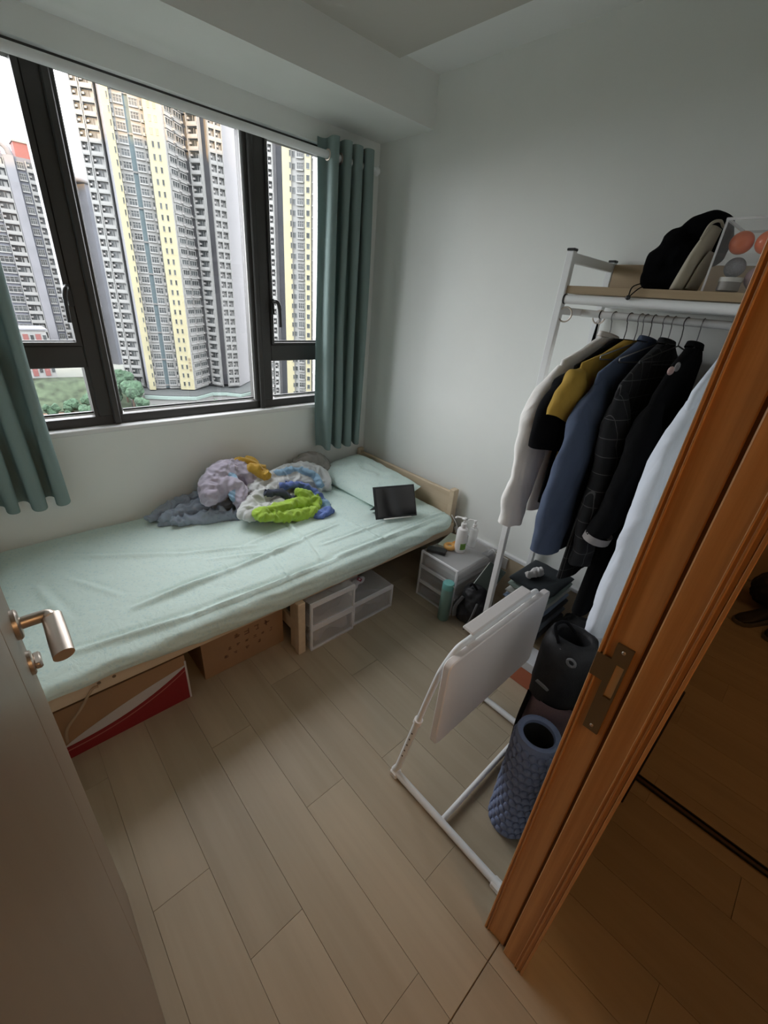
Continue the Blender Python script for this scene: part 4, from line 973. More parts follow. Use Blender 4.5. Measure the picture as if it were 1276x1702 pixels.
def garment(name, label, y, S, mat_, hem, sleeve, cuff_r=.045, arm_r=.06, topz=None, dep=.022, group='garments on the rack', collar=True, wscale=1.0, hemw=1.0, seed=0, cuff=None):
    H = Vector((RODX, y, 0)); d = Vector((S.x - H.x, S.y - H.y, 0)); w = d.length; d.normalize(); v = Vector((-d.y, d.x, 0))
    topz = topz or RODZ - .078; t = thing(name, (H.x, H.y, hem), label, 'shirt' if 'shirt' in label else 'garment', group)
    off = Vector((seed * 7.7, 0, 0)); seg = 56
    wn = min(w, .165 / max(.3, abs(d.x)))
    lev = [(topz + .004, .050, .020), (topz - .010, .085, .022), (topz - .042, w * .60, dep * .85), (S.z, w * .985, dep), (S.z - .03, w * 1.0, dep * 1.05), (S.z - .10, w * .96, dep * 1.1)]
    n = 22
    for i in range(1, n + 1):
        q = i / n; lev.append((S.z - .10 + (hem - S.z + .10) * q, w * (.96 + (hemw - .96) * q), dep * (1.1 + .45 * q)))
    rings = []
    for z, hw, dd in lev:
        q = max(0, (S.z - z) / (S.z - hem)); ring = []
        for k in range(seg):
            a = 2 * math.pi * k / seg; ca, sa = math.cos(a), math.sin(a)
            ca = math.copysign(abs(ca) ** .8, ca)
            fold = (noise.noise(Vector((ca * 3.2, (1 if sa > 0 else -1) * 3, z * 1.4)) + off) * .014 + math.sin(ca * 11 + seed + z * 2) * .004) * min(1, .25 + q * 1.4)
            ring.append(H + Vector((0, 0, z)) + d * (hw * wscale * ca * (1 if ca > 0 else min(1, wn / max(hw, .01)) if hw > wn else 1)) + v * (dd * math.copysign(abs(sa) ** .7, sa) + fold * (1 - ca * ca * .6)))
        rings.append(ring)
    b = MB(); b.loft(rings, 0, False); o = b.build('body', mat_, t, True)
    for sgn in (1, -1):
        pts = [Vector(p) for p in sleeve]
        if sgn < 0:
            pts = [H + Vector((0, 0, p.z)) - d * (p - H).dot(d) + v * ((p - H).dot(v) * .3) for p in pts]
            pts = [H + Vector((0, 0, p.z)) - d * (wn * .86) + v * ((p - H).dot(v)) for p in pts]
        st = H + d * (w * .84 if sgn > 0 else -wn * .80) + Vector((0, 0, S.z - .030))
        cp = curve_pts([st] + pts, 12); m_ = len(cp); b = MB()
        rs = [(arm_r + (cuff_r - arm_r) * i / (m_ - 1)) * min(1, .42 + i / (m_ - 1) * 3.2) for i in range(m_)]
        b.tube(cp, rs, 32, 0, False, sq=.55, up=d.copy())
        for q_, vtx in enumerate(b.v):
            vtx += Vector(noise.noise_vector(vtx * 8 + off)) * .014 + Vector(noise.noise_vector(vtx * 22 + off)) * .006
        sl = b.build('sleeve', mat_, t, True)
        if cuff:
            ca_, cb_ = cp[-1], cp[-1] + (cp[-1] - cp[-2]).normalized() * .025
            MB().tube([ca_, cb_], cuff_r * 1.04, 20, 0, False, sq=.6, up=d.copy()).build('cuff', cuff, sl, True)
    if collar:
        b = MB(); rg = []
        for zz, f_ in ((.000, 1.06), (.008, 1.0), (.016, .94), (.014, .84), (.002, .84)):
            rg.append([H + Vector((0, 0, topz + zz + .010 * math.cos(a))) + d * (.058 * f_ * math.cos(a)) + v * (.026 * f_ * math.sin(a)) for a in [2 * math.pi * k / 24 for k in range(24)]])
        b.loft(rg, 0, False); b.build('collar', mat_, t, True)
    return t
def PX(px, py, x): return onx(px, py, x)
WCOT = M('white_cotton', (.86, .83, .80), .9, var=.03, scale=8, bump=.25, bscale=500, fold=.6)
BLK = M('black_cotton', (.006, .006, .007), 1.0, bump=.2, bscale=500, spec=.1)
MUST = M('mustard_cotton', (.42, .26, .04), .9, fold=.5, var=.08, scale=10, bump=.25, bscale=500)
NAVY = M('navy_cotton', (.060, .082, .140), .9, fold=.6, var=.10, scale=6, bump=.25, bscale=500)
CHECK = check_mat('black_window_check', (.006, .006, .008), (.075, .075, .078))
FELT = M('black_felt', (.006, .006, .0065), 1.0, bump=.4, bscale=700, spec=.1)
PALE = M('pale_blue_cotton', (.66, .70, .78), .9, fold=.5, var=.03, scale=6, bump=.2, bscale=500)
Sw = PX(928, 598, 1.545)
garment('dress_shirt', 'white long-sleeved shirt hanging nearest the window', .688, Sw, WCOT, .80, [PX(896, 700, 1.50), PX(872, 785, 1.47), PX(846, 868, 1.455)], cuff_r=.058, arm_r=.092, seed=1, wscale=.93)
hanger(.688, Sw, 'wire hanger carrying the white shirt')
Sb = PX(950, 608, 1.535)
garment('t_shirt', 'black short-sleeved t-shirt between white and mustard shirts', .632, Sb, BLK, .86, [PX(925, 690, 1.47), PX(908, 742, 1.45)], cuff_r=.072, arm_r=.074, seed=2, collar=False, dep=.014, wscale=.95)
hanger(.632, Sb, 'black hanger carrying the black t-shirt', BWIRE)
Sm = PX(962, 603, 1.51)
garment('t_shirt', 'mustard yellow short-sleeved shirt on the rack', .596, Sm, MUST, .92, [PX(940, 665, 1.455), PX(924, 700, 1.43)], cuff_r=.050, arm_r=.066, seed=3, collar=False, dep=.014, wscale=.95)
hanger(.596, Sm, 'wire hanger carrying the mustard shirt')
Sn = PX(994, 620, 1.49)
garment('shirt', 'navy blue long-sleeved shirt beside the mustard one', .552, Sn, NAVY, .70, [PX(958, 745, 1.43), PX(924, 850, 1.40), PX(905, 912, 1.39)], cuff_r=.076, arm_r=.082, seed=4, dep=.018)
hanger(.552, Sn, 'dark hanger carrying the navy shirt', BWIRE)
Sc = PX(1030, 640, 1.48)
garment('jacket', 'black jacket with thin white window-pane check', .490, Sc, CHECK, .62, [PX(1010, 760, 1.45), PX(978, 880, 1.42), PX(962, 940, 1.40)], cuff_r=.052, arm_r=.074, seed=5, dep=.020)
hanger(.490, Sc, 'wire hanger carrying the checked jacket')
Sf = PX(1088, 660, 1.49)
fj = garment('coat', 'black felt coat with grey trimmed cuff and shoulder patch', .405, Sf, FELT, .50, [PX(1052, 780, 1.44), PX(1012, 860, 1.41), PX(996, 886, 1.40)], cuff_r=.068, arm_r=.086, seed=6, dep=.026, cuff=M('grey_trim', (.26, .24, .235), .9))
pc = PX(1108, 622, 1.555)
MB().sphere(pc + Vector((-.012, -.01, .012)), .022, seg=12, rings=6, sc=(.9, .35, .6)).build('shoulder_patch', M('patch_pink', (.40, .27, .25), .9, var=.3, scale=60), fj, True)
MB().sphere(pc + Vector((.034, -.012, .022)), .018, seg=12, rings=6, sc=(1, .35, .8)).build('shoulder_patch', M('patch_grey', (.20, .19, .19), .9, var=.4, scale=60), fj, True)
hanger(.405, Sf, 'wire hanger carrying the black felt coat')
Sp = PX(1152, 655, 1.42)
garment('long_shirt', 'pale blue-white long shirt hanging nearest the door frame', .300, Sp, PALE, .42, [PX(1100, 790, 1.36), PX(1050, 905, 1.31), PX(1008, 1010, 1.275), PX(992, 1046, 1.265)], cuff_r=.060, arm_r=.074, seed=7, dep=.022, group='garments on the rack')
hanger(.300, Sp, 'wire hanger carrying the pale blue-white shirt')
for y, lb in ((.578, 'empty wire hanger just behind the mustard shirt'), (.515, 'empty wire hanger just behind the checked jacket'), (.452, 'black empty hanger between checked jacket and felt coat')):
    hanger(y, Vector((1.58, y + .04, 1.46)), lb, BWIRE if 'black' in lb else None, drop=.05)
bs = thing('strap', (1.90, RY1 - .03, 1.2), 'black strap hanging at the back of the rack', 'strap')
s0 = Vector((1.90, RY1 - .032, 1.523))
MB().tube([s0, s0 + Vector((0, -.002, -.10)), s0 + Vector((.004, -.004, -.36))], [.006, .017, .019], 10, sq=.4, up=Vector((1, 0, 0))).build('webbing', BLK, bs, True)
MB().torus(s0 + Vector((0, 0, .006)), .006, .0015, 'X', 12, 6).build('loop', METAL, bs, True)
# ---- things on the top shelf
SH = 1.6385
FUZZ = M('black_plush', (.005, .005, .006), 1.0, bump=1.0, bscale=900, bdist=.004, spec=.05)
hp = [([Vector((1.74, .560, SH + .075))], .065, 0), ([Vector((1.73, .545, SH + .13))], .050, 0), ([Vector((1.76, .505, SH + .160)), Vector((1.77, .47, SH + .165)), Vector((1.76, .455, SH + .12))], [.055, .058, .05], 0), ([Vector((1.74, .52, SH + .09))], .065, 0), ([Vector((1.72, .575, SH + .04)), Vector((1.72, .48, SH + .04))], .042, 0)]
ht = thing('plush_hat', (1.74, .53, SH), 'black plush hat with drawstring on the shelf', 'hat')
crumple('hat_body', [FUZZ], hp, voxel=.008, disp=.006, scale=18, zmin=SH + .001, seed=21, ridge=False, parent=ht)
h0 = Vector((1.655, .575, SH + .012)); kn = Vector((1.592, .590, SH - .028))
for q in (.012, -.03): MB().tube(curve_pts([h0 + Vector((.01, q, .006)), Vector((1.600, .582 + q * .6, SH + .002)), kn], 5), .0019, 6).build('drawstring', BLK, ht, True)
MB().sphere(kn, .0075, seg=12, rings=8).build('cord_stopper', BLACKP, ht, True)
BEI = M('beige_canvas', (.36, .32, .25), .8, var=.06, scale=20, bump=.4, bscale=400)
bg_ = thing('pouch_bag', (1.70, .46, SH), 'beige canvas pouch leaning between plush hat and clear box', 'bag')
Rb = Matrix.Rotation(math.radians(10), 3, 'X')
def leaf(y0, th_, h_, hw, name, m, dz=0):
    b = MB(); rings = []
    for k in range(13):
        q = k / 12; z = SH + .002 + dz + h_ * q; ww = hw * (1 - .55 * max(0, q - .55) ** 1.4 * 2); tt_ = th_ * (1 - .6 * q ** 2)
        cy = y0 - .035 * q * (h_ / .16)
        rings.append([Vector((1.70 + ww * math.copysign(abs(math.cos(a)) ** .5, math.cos(a)), cy + tt_ * math.sin(a), z)) for a in [2 * math.pi * i / 24 for i in range(24)]])
    b.loft(rings); return b.build(name, m, bg_, True)
leaf(.478, .020, .165, .085, 'bag_body', BEI); leaf(.452, .006, .10, .060, 'front_pocket', BEI, .004)
MB().tube(curve_pts([(1.625, .452, SH + .13), (1.62, .44, SH + .165), (1.66, .430, SH + .178), (1.72, .432, SH + .172)], 6), .004, 8).build('bag_handle', BEI, bg_, True)
ACR = clearish('clear_acrylic', (.86, .86, .88), .05, .08)
ACE = clearish('acrylic_edge', (.92, .92, .94), .55, .1)
ax0, ax1, ay0, ay1, az1 = 1.635, 1.86, .215, .408, SH + .175
ab = thing('acrylic_box', (1.745, .31, SH), 'clear acrylic box of small things on the shelf', 'box'); k = .003
b = MB(); b.box(ax0, ax1, ay0, ay1, SH + .0005, SH + .0035); b.box(ax0, ax1, ay1 - k, ay1, SH + .0035, az1); b.box(ax0, ax1, ay0, ay0 + k, SH + .0035, az1); b.box(ax0, ax0 + k, ay0 + k, ay1 - k, SH + .0035, az1); b.box(ax1 - k, ax1, ay0 + k, ay1 - k, SH + .0035, az1)
b.build('walls', ACR, ab)
b = MB(); b.box(ax0 - .001, ax0 + .004, ay1 - .004, ay1 + .001, SH + .001, az1); b.box(ax0 - .002, ax0 + .004, ay0, ay1, az1, az1 + .006); b.box(ax0, ax1, ay1 - .004, ay1 + .002, az1, az1 + .006); b.box(ax1 - .004, ax1, ay0, ay1, az1, az1 + .006)
b.build('rim', ACE, ab)
B('tray', ACR, ab, ax0 + .004, ax1 - .004, ay0 + .004, ay1 - .004, SH + .094, SH + .097)
PEACH = M('peach_gloss', (.75, .17, .06), .35)
for (x, y), lb in (((1.685, .365), 'orange glossy ball in the clear box, nearer the pouch'), ((1.685, .305), 'orange glossy ball in the clear box, nearer the door frame')):
    tag(MB().sphere((x, y, SH + .127), .029, seg=20, rings=12).build('ball', PEACH, None, True), lb, 'ball')
tag(MB().sphere((1.685, .358, SH + .066), .026, seg=20, rings=12).build('felt_ball', M('grey_wool', (.25, .25, .27), 1.0, bump=.8, bscale=300), None, True), 'fuzzy grey ball under the orange balls', 'ball')
jr = thing('cream_jar', (1.672, .362, SH + .004), 'small grey jar with white lid inside the clear box', 'jar')
MB().lathe([(.024, .004), (.027, .006), (.027, .028)], (1.665, .352, SH), 24).build('jar_body', M('jar_grey', (.22, .20, .18), .5), jr, True, 40); MB().lathe([(.0285, .028), (.0285, .039)], (1.665, .352, SH), 24).build('jar_lid', M('jar_lid', (.55, .54, .50), .5), jr, True, 40)
tag(crumple('pink_pouch', [M('dusty_pink', (.36, .25, .26), .9)], [([Vector((1.69, .295, SH + .04)), Vector((1.69, .25, SH + .05))], [.034, .034], 0)], disp=.003, zmin=SH + .005, seed=31), 'dusty pink pouch inside the clear box', 'pouch')
tag(crumple('beanie', [M('navy_knit', (.035, .035, .05), .95, bump=.8, bscale=300)], [([Vector((1.77, .30, SH + .225)), Vector((1.77, .25, SH + .235))], [.048, .055], 0)], disp=.004, zmin=az1 + .0065, seed=33), 'dark navy knitted cap lying on top of the clear box', 'cap')
# ---- things low on and beside the rack
LS = .1285
stack = [((.05, .05, .055), 'black', .052), ((.16, .18, .21), 'slate grey', .045), ((.03, .03, .035), 'charcoal', .05), ((.20, .25, .34), 'denim blue', .035), ((.40, .40, .38), 'pale grey', .030), ((.20, .25, .225), 'sage green', .032), ((.02, .025, .03), 'inky black', .030)]
z = LS
for i, (colr, nm, hh) in enumerate(stack):
    b = MB(); rings = []; jx = random.Random(i).uniform(-.008, .008); sx = .150 - .004 * i
    for k in range(25):
        q = -1 + 2 * k / 24; e = (1 - abs(q) ** 6) ** .5 if abs(q) < 1 else .02
        ring = []
        for a in [2 * math.pi * m / 24 for m in range(24)]:
            ca, sa = math.cos(a), math.sin(a)
            p = Vector((1.775 + jx + sx * math.copysign(abs(ca) ** .35, ca), .665 + q * .105, z + hh / 2 + hh * .495 * math.copysign(abs(sa) ** .6, sa) * max(e, .25)))
            p += Vector(noise.noise_vector(p * 22 + Vector((i * 3, 0, 0)))) * .0045
            p.z = max(p.z, z + .0004); p.z = min(p.z, z + hh + .0)
            ring.append(p)
        rings.append(ring)
    b.loft(rings)
    tag(b.build('folded_garment', M('folded_%d' % i, colr, .95, var=.12, scale=14, bump=.3, bscale=400), None, True), nm + ' folded garment in the pile on the low rack shelf', 'garment', 'pile of folded clothes')
    z += hh + .0006
tag(crumple('sock_bundle', [M('white_jersey', (.60, .59, .59), .9)], [([Vector((1.70, .70, z + .02)), Vector((1.76, .68, z + .024))], [.018, .022], 0)], disp=.008, scale=24, voxel=.005, zmin=z + .0005, seed=45), 'small crumpled white cloth on top of the folded pile', 'cloth')
tag(crumple('knit_bundle', [M('dark_bundle', (.02, .02, .022), .95)], [([Vector((1.76, .46, .21)), Vector((1.76, .36, .22)), Vector((1.76, .27, .21))], [.085, .095, .085], 0)], disp=.012, scale=12, zmin=LS + .001, seed=41), 'dark bundle of clothes behind the yoga mat bag', 'clothes')
tag(crumple('wool_ball_bag', [M('straw_gold', (.36, .31, .14), .5)], [([Vector((1.565, .655, .185)), Vector((1.565, .64, .215))], [.036, .030], 0)], disp=.004, zmin=.150, seed=43), 'small straw-yellow pouch beside the rack post', 'pouch')
rdb = thing('shoe_box', (1.56, .52, 0), 'orange-red shoe box with white lid on the floor by the rack', 'box')
B('box_body', M('orange_card', (.42, .13, .07), .7), rdb, 1.49, 1.595, .44, .70, .0, .10, bev=.002); B('lid', M('white_card', (.55, .55, .57), .7), rdb, 1.487, 1.598, .437, .703, .1005, .148, bev=.003)
# black backpack on the floor in front of the rack post
BPK = M('black_nylon', (.016, .016, .018), .55, var=.3, scale=18, bump=.5, bscale=300, spec=.3)
bp_ = thing('backpack', (1.63, .87, 0), 'black backpack slumped on the floor in front of the rack', 'backpack')
crumple('bag_body', [BPK], [([Vector((1.640, .942, .09)), Vector((1.640, .922, .11)), Vector((1.655, .930, .175))], [.082, .080, .072], 0), ([Vector((1.70, .92, .09))], .078, 0)], voxel=.008, disp=.009, scale=14, zmin=.001, seed=51, parent=bp_)
MB().tube(curve_pts([(1.580, .955, .19), (1.553, .972, .13), (1.560, .975, .06)], 6), .012, 8, sq=.4).build('shoulder_strap', M('grey_webbing', (.12, .12, .125), .8), bp_, True)
MB().tube(curve_pts([(1.590, .872, .19), (1.556, .868, .13), (1.552, .882, .07), (1.562, .90, .02)], 6), .011, 8, sq=.4).build('shoulder_strap', MATS['grey_webbing'], bp_, True)
MB().tube(curve_pts([(1.62, .95, .245), (1.61, .93, .272), (1.62, .905, .245)], 6), .006, 8).build('carry_loop', BLK, bp_, True)
fdp = [onx(730 + 33, 1000 - 2, 1.60)]
fo = thing('folder', (1.66, .93, .2), 'dark green folder leaning out of the black backpack', 'folder')
fa, fb_ = onx(768, 997, 1.605), onx(806, 947, 1.70)
uu = (fb_ - fa).normalized(); vv = Vector((.55, -.8, 0)).normalized(); vv = (vv - uu * vv.dot(uu)).normalized(); R3 = Matrix((uu, vv, uu.cross(vv))).transposed()
cc = (fa + fb_) / 2 + vv * .045 + uu * .02
MB().obox(cc, (.135, .048, .004), R3, bev=.001).build('cover', M('bottle_green', (.045, .065, .055), .4), fo); MB().obox(cc - vv * .0485, (.130, .0012, .0028), R3).build('page_edge', M('paper_white', (.6, .62, .6), .7), fo)
# ================================================================== TABLE, MAT, ROLLER, CURTAINS
tb_ = thing('folding_table', (1.03, .45, 0), 'white folding laptop table with its top flipped down', 'table')
def Yu(z): return .592 - .178 * z
for x in (.757, 1.283):
    MB().tube([(x, .600, .0185), (x, .135, .0185)], .0125, 14).build('foot_rail', WHITEP, tb_, True, 40)
    for y in (.588, .150): MB().box(x - .016, x + .016, y - .016, y + .016, .0, .026, bev=.004).build('foot_cap', WHITEG, tb_)
MB().tube([(.757, .371, .0190), (1.283, .371, .0190)], .0095, 12).build('cross_bar', WHITEP, tb_, True, 40)
for x, s_ in ((.757, 1), (1.283, -1)):
    low = [Vector((x, .596, .022)), Vector((x, Yu(.06) - .001, .06)), Vector((x, Yu(.36), .36))]
    ll_ = MB().tube(low, .0115, 14).build('lower_leg', WHITEP, tb_, True, 40)
    up_ = [Vector((x, Yu(.33), .33)), Vector((x, Yu(.56), .56)), Vector((x + s_ * .010, Yu(.63), .63)), Vector((x + s_ * .045, Yu(.684), .684)), Vector((x + s_ * .10, Yu(.69), .69))]
    MB().tube(curve_pts(up_, 7), .0092, 14).build('upper_leg', WHITEP, tb_, True, 40)
    MB().tube([Vector((x, Yu(.345), .345)), Vector((x, Yu(.365), .365))], .0145, 14).build('leg_collar', WHITEG, tb_, True, 40)
    for k in range(5):
        z = .15 + k * .036; dirx = -1
        MB().sphere((x + dirx * .0108, Yu(z) - .003, z), .0034, seg=8, rings=5, sc=(.5, 1, 1)).build('pin_hole', BLACKP, ll_, True)
MB().tube([(.85, Yu(.69), .69), (1.19, Yu(.69), .69)], .0092, 14).build('top_bar', WHITEP, tb_, True, 40)
TW = M('table_white_laminate', (.74, .70, .69), .35)
b = MB(); rings = []
def rr_ring(x0, x1, z0, z1, y, r, ins=0):
    pts = []; 
    for cx, cz, a0 in ((x1 - r, z1 - r, 0), (x0 + r, z1 - r, 90), (x0 + r, z0 + r, 180), (x1 - r, z0 + r, 270)):
        for k in range(6): a = math.radians(a0 + 90 * k / 5); pts.append(Vector((cx + (r - ins) * math.cos(a), y + .045 * (z1 - cz) * 0, cz + (r - ins) * math.sin(a))))
    return pts
for y, ins in ((.444, .004), (.4405 + .006, 0), (.464, 0), (.468, .004)):
    rings.append(rr_ring(.742, 1.305, .338, .676, y, .022, ins))
b.loft(rings); b.build('table_top', TW, tb_, True, 30)
b = MB(); b.obox((1.03, .486, .7035), (.165, .019, .0045), Matrix.Rotation(.08, 3, 'X'), bev=.003); b.obox((1.03, .4715, .694), (.165, .005, .009), Matrix.Identity(3), bev=.002); b.build('stop_ledge', TW, tb_)
for x in (.86, 1.18):
    B('hinge', WHITEG, tb_, x - .02, x + .02, .462, .478, .655, .690, bev=.002)
    MB().tube([(x, .470, .60), (x, Yu(.56) + .0, .56)], .004, 8).build('stay', METAL, tb_)
# ---- yoga mat in its bag
mc_ = Vector((1.135, .272, 0)); MR = .078
mb_ = thing('yoga_mat_bag', mc_, 'black and burgundy mesh bag holding a rolled yoga mat', 'mat bag')
def wob(prof, c, seg=40, amp=.003, sc=20, lean=(0, 0)):
    b = MB(); rings = []
    for r, z in prof:
        ring = []
        for k in range(seg):
            a = 2 * math.pi * k / seg; p = Vector((math.cos(a), math.sin(a), 0)); q = c + p * r + Vector((lean[0] * z, lean[1] * z, z))
            q += p * noise.noise(q * sc) * amp; ring.append(q)
        rings.append(ring)
    b.loft(rings, 0, False); return b
MESH, nmesh, bm_sh = nodes_of('burgundy_mesh')
tcn = nmesh.nodes.new('ShaderNodeTexCoord'); spn = nmesh.nodes.new('ShaderNodeSeparateXYZ'); nmesh.links.new(tcn.outputs['Object'], spn.inputs[0])
ppn = nmesh.nodes.new('ShaderNodeMath'); ppn.operation = 'PINGPONG'; ppn.inputs[1].default_value = .0025; nmesh.links.new(spn.outputs['Z'], ppn.inputs[0])
ltn = nmesh.nodes.new('ShaderNodeMath'); ltn.operation = 'LESS_THAN'; ltn.inputs[1].default_value = .0012; nmesh.links.new(ppn.outputs[0], ltn.inputs[0])
mxn = nmesh.nodes.new('ShaderNodeMix'); mxn.data_type = 'RGBA'; mxn.inputs[6].default_value = (.36, .24, .26, 1); mxn.inputs[7].default_value = (.07, .045, .05, 1); nmesh.links.new(ltn.outputs[0], mxn.inputs[0]); nmesh.links.new(mxn.outputs[2], bm_sh.inputs['Base Color']); bm_sh.inputs['Roughness'].default_value = .8
wob([(MR, .10), (MR, .25), (MR * 1.01, .44)], mc_, lean=(.02, .02)).build('mesh_panel', MESH, mb_, True)
wob([(MR * .2, .001), (MR * .98, .002), (MR * 1.01, .01), (MR * 1.01, .10)], mc_, lean=(.02, .02)).build('bag_base', BLK, mb_, True)
wob([(MR * 1.02, .435), (MR * 1.05, .47), (MR * 1.07, .58), (MR * 1.03, .63), (MR * .86, .665), (MR * .62, .675), (MR * .56, .660), (MR * .52, .60), (MR * .4, .55)], mc_, amp=.012, sc=22, lean=(.02, .02)).build('bag_top', BPK, mb_, True); bt_ = mb_.children[-1]
MB().tube(curve_pts([mc_ + Vector((-.05, .03, .665)), mc_ + Vector((-.03, .06, .70)), mc_ + Vector((.02, .05, .695)), mc_ + Vector((.03, .02, .672))], 6), .005, 8).build('drawcord', BLK, mb_, True)
for q in ((-.045, .02), (-.06, -.025)): MB().torus(mc_ + Vector((q[0] - .008, q[1], .640)), .012, .004, 'X', 16, 8).build('strap_ring', MATS['grey_webbing'], bt_, True)
lg = mc_ + Vector((-.075, .028, .505)); MB().obox(lg, (.003, .024, .006), Matrix.Rotation(.36, 3, 'Z') @ Matrix.Rotation(.5, 3, 'X'), bev=.002).build('logo_patch', M('logo_grey', (.16, .16, .16), .6), bt_)
MB().tube(curve_pts([mc_ + Vector((-.06, .062, .43)), mc_ + Vector((-.072, .066, .28)), mc_ + Vector((-.068, .06, .10))], 6), .014, 8, sq=.3, up=Vector((.7, .7, 0))).build('carry_strap', BLK, mb_, True)
# ---- foam roller
rc = Vector((.948, .232, 0)); RB = M('roller_blue', (.17, .21, .34), .6, var=.08, scale=30, bump=.2, bscale=300)
fr_ = thing('foam_roller', rc, 'blue grey foam roller with bumps standing behind the door frame', 'foam roller')
MB().lathe([(.046, .003), (.058, .0), (.064, .006), (.0645, .44), (.062, .449), (.054, .451), (.046, .446), (.0445, .438), (.0445, .02), (.046, .003)], rc, 48, cap=False).build('roller_tube', RB, fr_, True, 40)
MB().lathe([(.0440, .012), (.0440, .436)], rc, 32, cap=False).build('inner_core', DARKIN, fr_, True)
bump_me = MB().sphere((0, 0, 0), .0115, seg=10, rings=6, sc=(.55, 1, 1.25)).build('roller_bump', RB, None, True); bm_data = bump_me.data; bpy.data.objects.remove(bump_me)
for i in range(13):
    for k in range(18):
        a = 2 * math.pi * (k + .5 * (i % 2)) / 18; vdir = Vector((math.cos(a), math.sin(a), 0))
        if vdir.dot(Vector((.9, .3, 0))) > .55: continue
        o = bpy.data.objects.new('roller_bump', bm_data); COL.objects.link(o); o.parent = fr_
        o.location = vdir * .0645 + Vector((0, 0, .025 + i * .0325)); o.rotation_euler = (0, 0, a)
# ---- curtains
CURT, ncu, bcu = nodes_of('sage_curtain')
bcu.inputs['Base Color'].default_value = (.25, .335, .32, 1); bcu.inputs['Roughness'].default_value = .85
tlc = ncu.nodes.new('ShaderNodeBsdfTranslucent'); tlc.inputs['Color'].default_value = (.27, .36, .35, 1)
mxc = ncu.nodes.new('ShaderNodeMixShader'); mxc.inputs[0].default_value = .22
ncu.links.new(bcu.outputs[0], mxc.inputs[1]); ncu.links.new(tlc.outputs[0], mxc.inputs[2]); ncu.links.new(mxc.outputs[0], ncu.nodes['Material Output'].inputs['Surface'])
rdx = thing('curtain_rod', (.85, 2.21, 2.165), 'white curtain rod across the top of the window', 'curtain rod')
MB().tube([(XL + .004, 2.212, 2.166), (1.90, 2.212, 2.166)], .0165, 18).build('pole', WHITEP, rdx, True, 40)
MB().sphere((1.905, 2.212, 2.166), .022, seg=16, rings=10).build('finial', WHITEP, rdx, True)
MB().box(1.882, 1.894, 2.212, 2.2995, 2.150, 2.182, bev=.002).build('bracket', WHITEP, rdx)
def curtain(x0, x1, waves, zt, zb, label, flare, ph, hook):
    t = thing('curtain', ((x0 + x1) / 2, 2.21, zb), label, 'curtain', 'sage curtains'); n = waves * 24; rows = 40; b = MB(); g = []
    for side in (0, 1):
        rr = []
        for r in range(rows + 1):
            q = r / rows; z = zt + (zb - zt) * q; row = []
            for i in range(n + 1):
                s = i / n; a = s * waves * 2 * math.pi + ph
                amp = .047 * (1 + .15 * math.sin(q * 3 + s * 7)) * (1 - .15 * q)
                xx = x0 + (x1 - x0) * s + flare * q * (s - .5) - .016 * math.sin(2 * a) * (.9 - .3 * q) + .006 * math.sin(q * 6 + s * 20)
                yy = 2.212 + amp * math.sin(a) + .010 * q * noise.noise(Vector((s * 6, q * 3, ph)))
                yy = min(yy, 2.262)
                dz = .012 * math.sin(a) * q + .006 * noise.noise(Vector((s * 5, 1, ph))) * q
                row.append(Vector((xx, yy - (.0022 if side else 0), z + dz)))
            rr.append(row)
        g.append(rr)
    for rr in g: b.loft(rr, 0, False, False)
    b.loft([[p, q_] for p, q_ in zip(g[0][-1], g[1][-1])], 0, False, False)
    o = b.build('drape', CURT, t, True)
    for i in range(waves * 2 + 1):
        s = (i * math.pi - ph) / (waves * 2 * math.pi)
        if s < .01 or s > .99: continue
        xx = x0 + (x1 - x0) * s
        MB().torus((xx, 2.212, 2.166), .0215, .0045, 'X', 20, 8).build('eyelet', METAL, t, True)
curtain(1.555, 1.865, 4, 2.238, .635, 'sage green eyelet curtain bunched at the right end of window', .02, 1.2, 0)
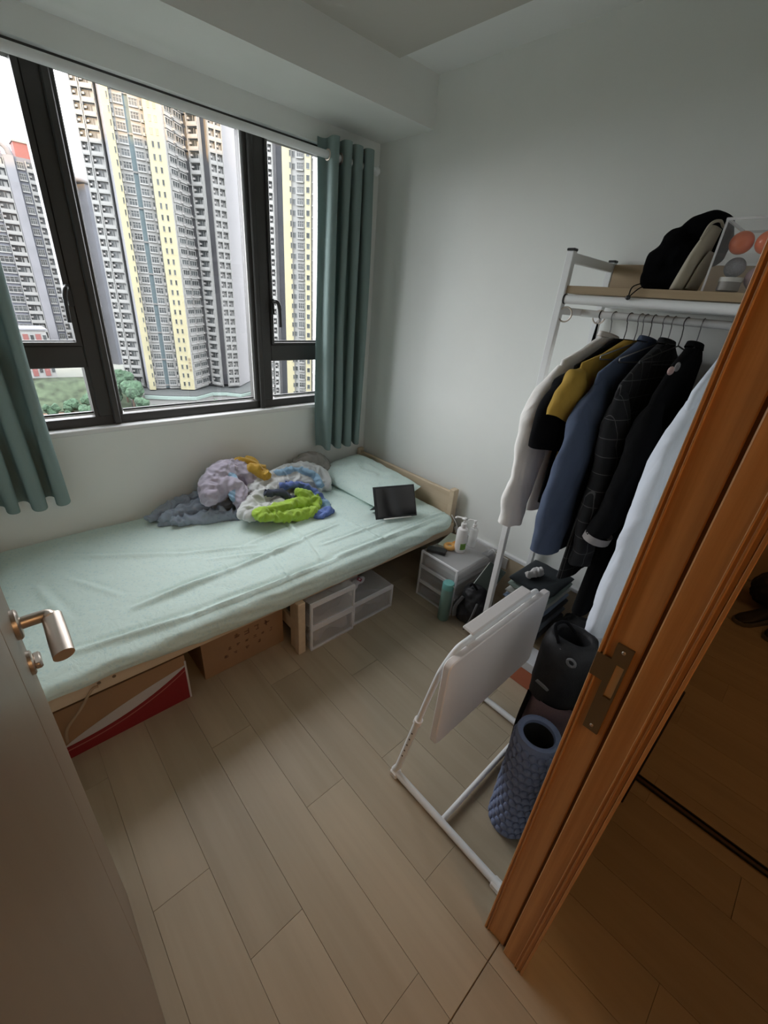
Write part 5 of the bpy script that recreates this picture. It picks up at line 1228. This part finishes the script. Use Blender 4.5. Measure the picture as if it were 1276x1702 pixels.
curtain(XL + .03, .160, 4, 2.238, .625, 'sage green eyelet curtain bunched at the left edge of window', .03, .4, 0)
# ================================================================== BEYOND THE DOOR FRAME
tk = thing('sliding_track', (1.46, -.5, 0), 'black sliding door track across the corridor floor', 'track')
for x in (1.445, 1.468): B('track_rail', BLACKP, tk, x, x + .004, -1.0, -.012, 0.0005, .010)
B('track_bed', M('track_brown', (.09, .05, .03), .5), tk, 1.4495, 1.4675, -1.0, -.012, .0005, .003)
B('door_strip', BLACKP, tk, 1.315, 1.335, -.012, -.001, .0, .56, bev=.002)
SHOE = M('shoe_black', (.012, .012, .013), .5); SOLE = M('shoe_sole', (.16, .16, .16), .6)
def shoe(x, y, ang, label):
    t = thing('shoe', (x, y, 0), label, 'shoe', 'shoes at the end of the corridor'); Rz = Matrix.Rotation(ang, 3, 'Z')
    def ring(l, w_, z0): return None
    prof = [(-.13, .030, .075), (-.10, .038, .085), (-.04, .038, .082), (.03, .042, .060), (.09, .044, .046), (.13, .034, .036), (.145, .012, .026)]
    b = MB(); b.loft([[Vector((x, y, .022)) + Rz @ Vector((l, w_ * math.cos(a), (h - .02) * .5 * (1 + math.sin(a)))) for a in [2 * math.pi * k / 16 for k in range(16)]] for l, w_, h in prof]); b.build('upper', SHOE, t, True)
    b = MB(); b.loft([[Vector((x, y, 0)) + Rz @ Vector((l * 1.02, (w_ + .004) * sx, z)) for sx, z in ((-1, .001), (1, .001), (1, .024), (-1, .024))] for l, w_, h in prof]); b.build('sole', SOLE, t)
shoe(3.05, -.14, 2.6, 'black shoe on the corridor floor, nearer the wall'); shoe(3.02, -.26, 2.9, 'black shoe on the corridor floor, farther from the wall')
tag(crumple('dark_bag', [M('dark_bag_nylon', (.018, .018, .02), .6, var=.4, scale=14)], [([Vector((3.28, -.16, .13)), Vector((3.28, -.30, .15))], [.12, .14], 0), ([Vector((3.26, -.2, .28))], .1, 0)], disp=.015, scale=9, zmin=.001, seed=61), 'dark bag slumped at the far end of the corridor', 'bag')
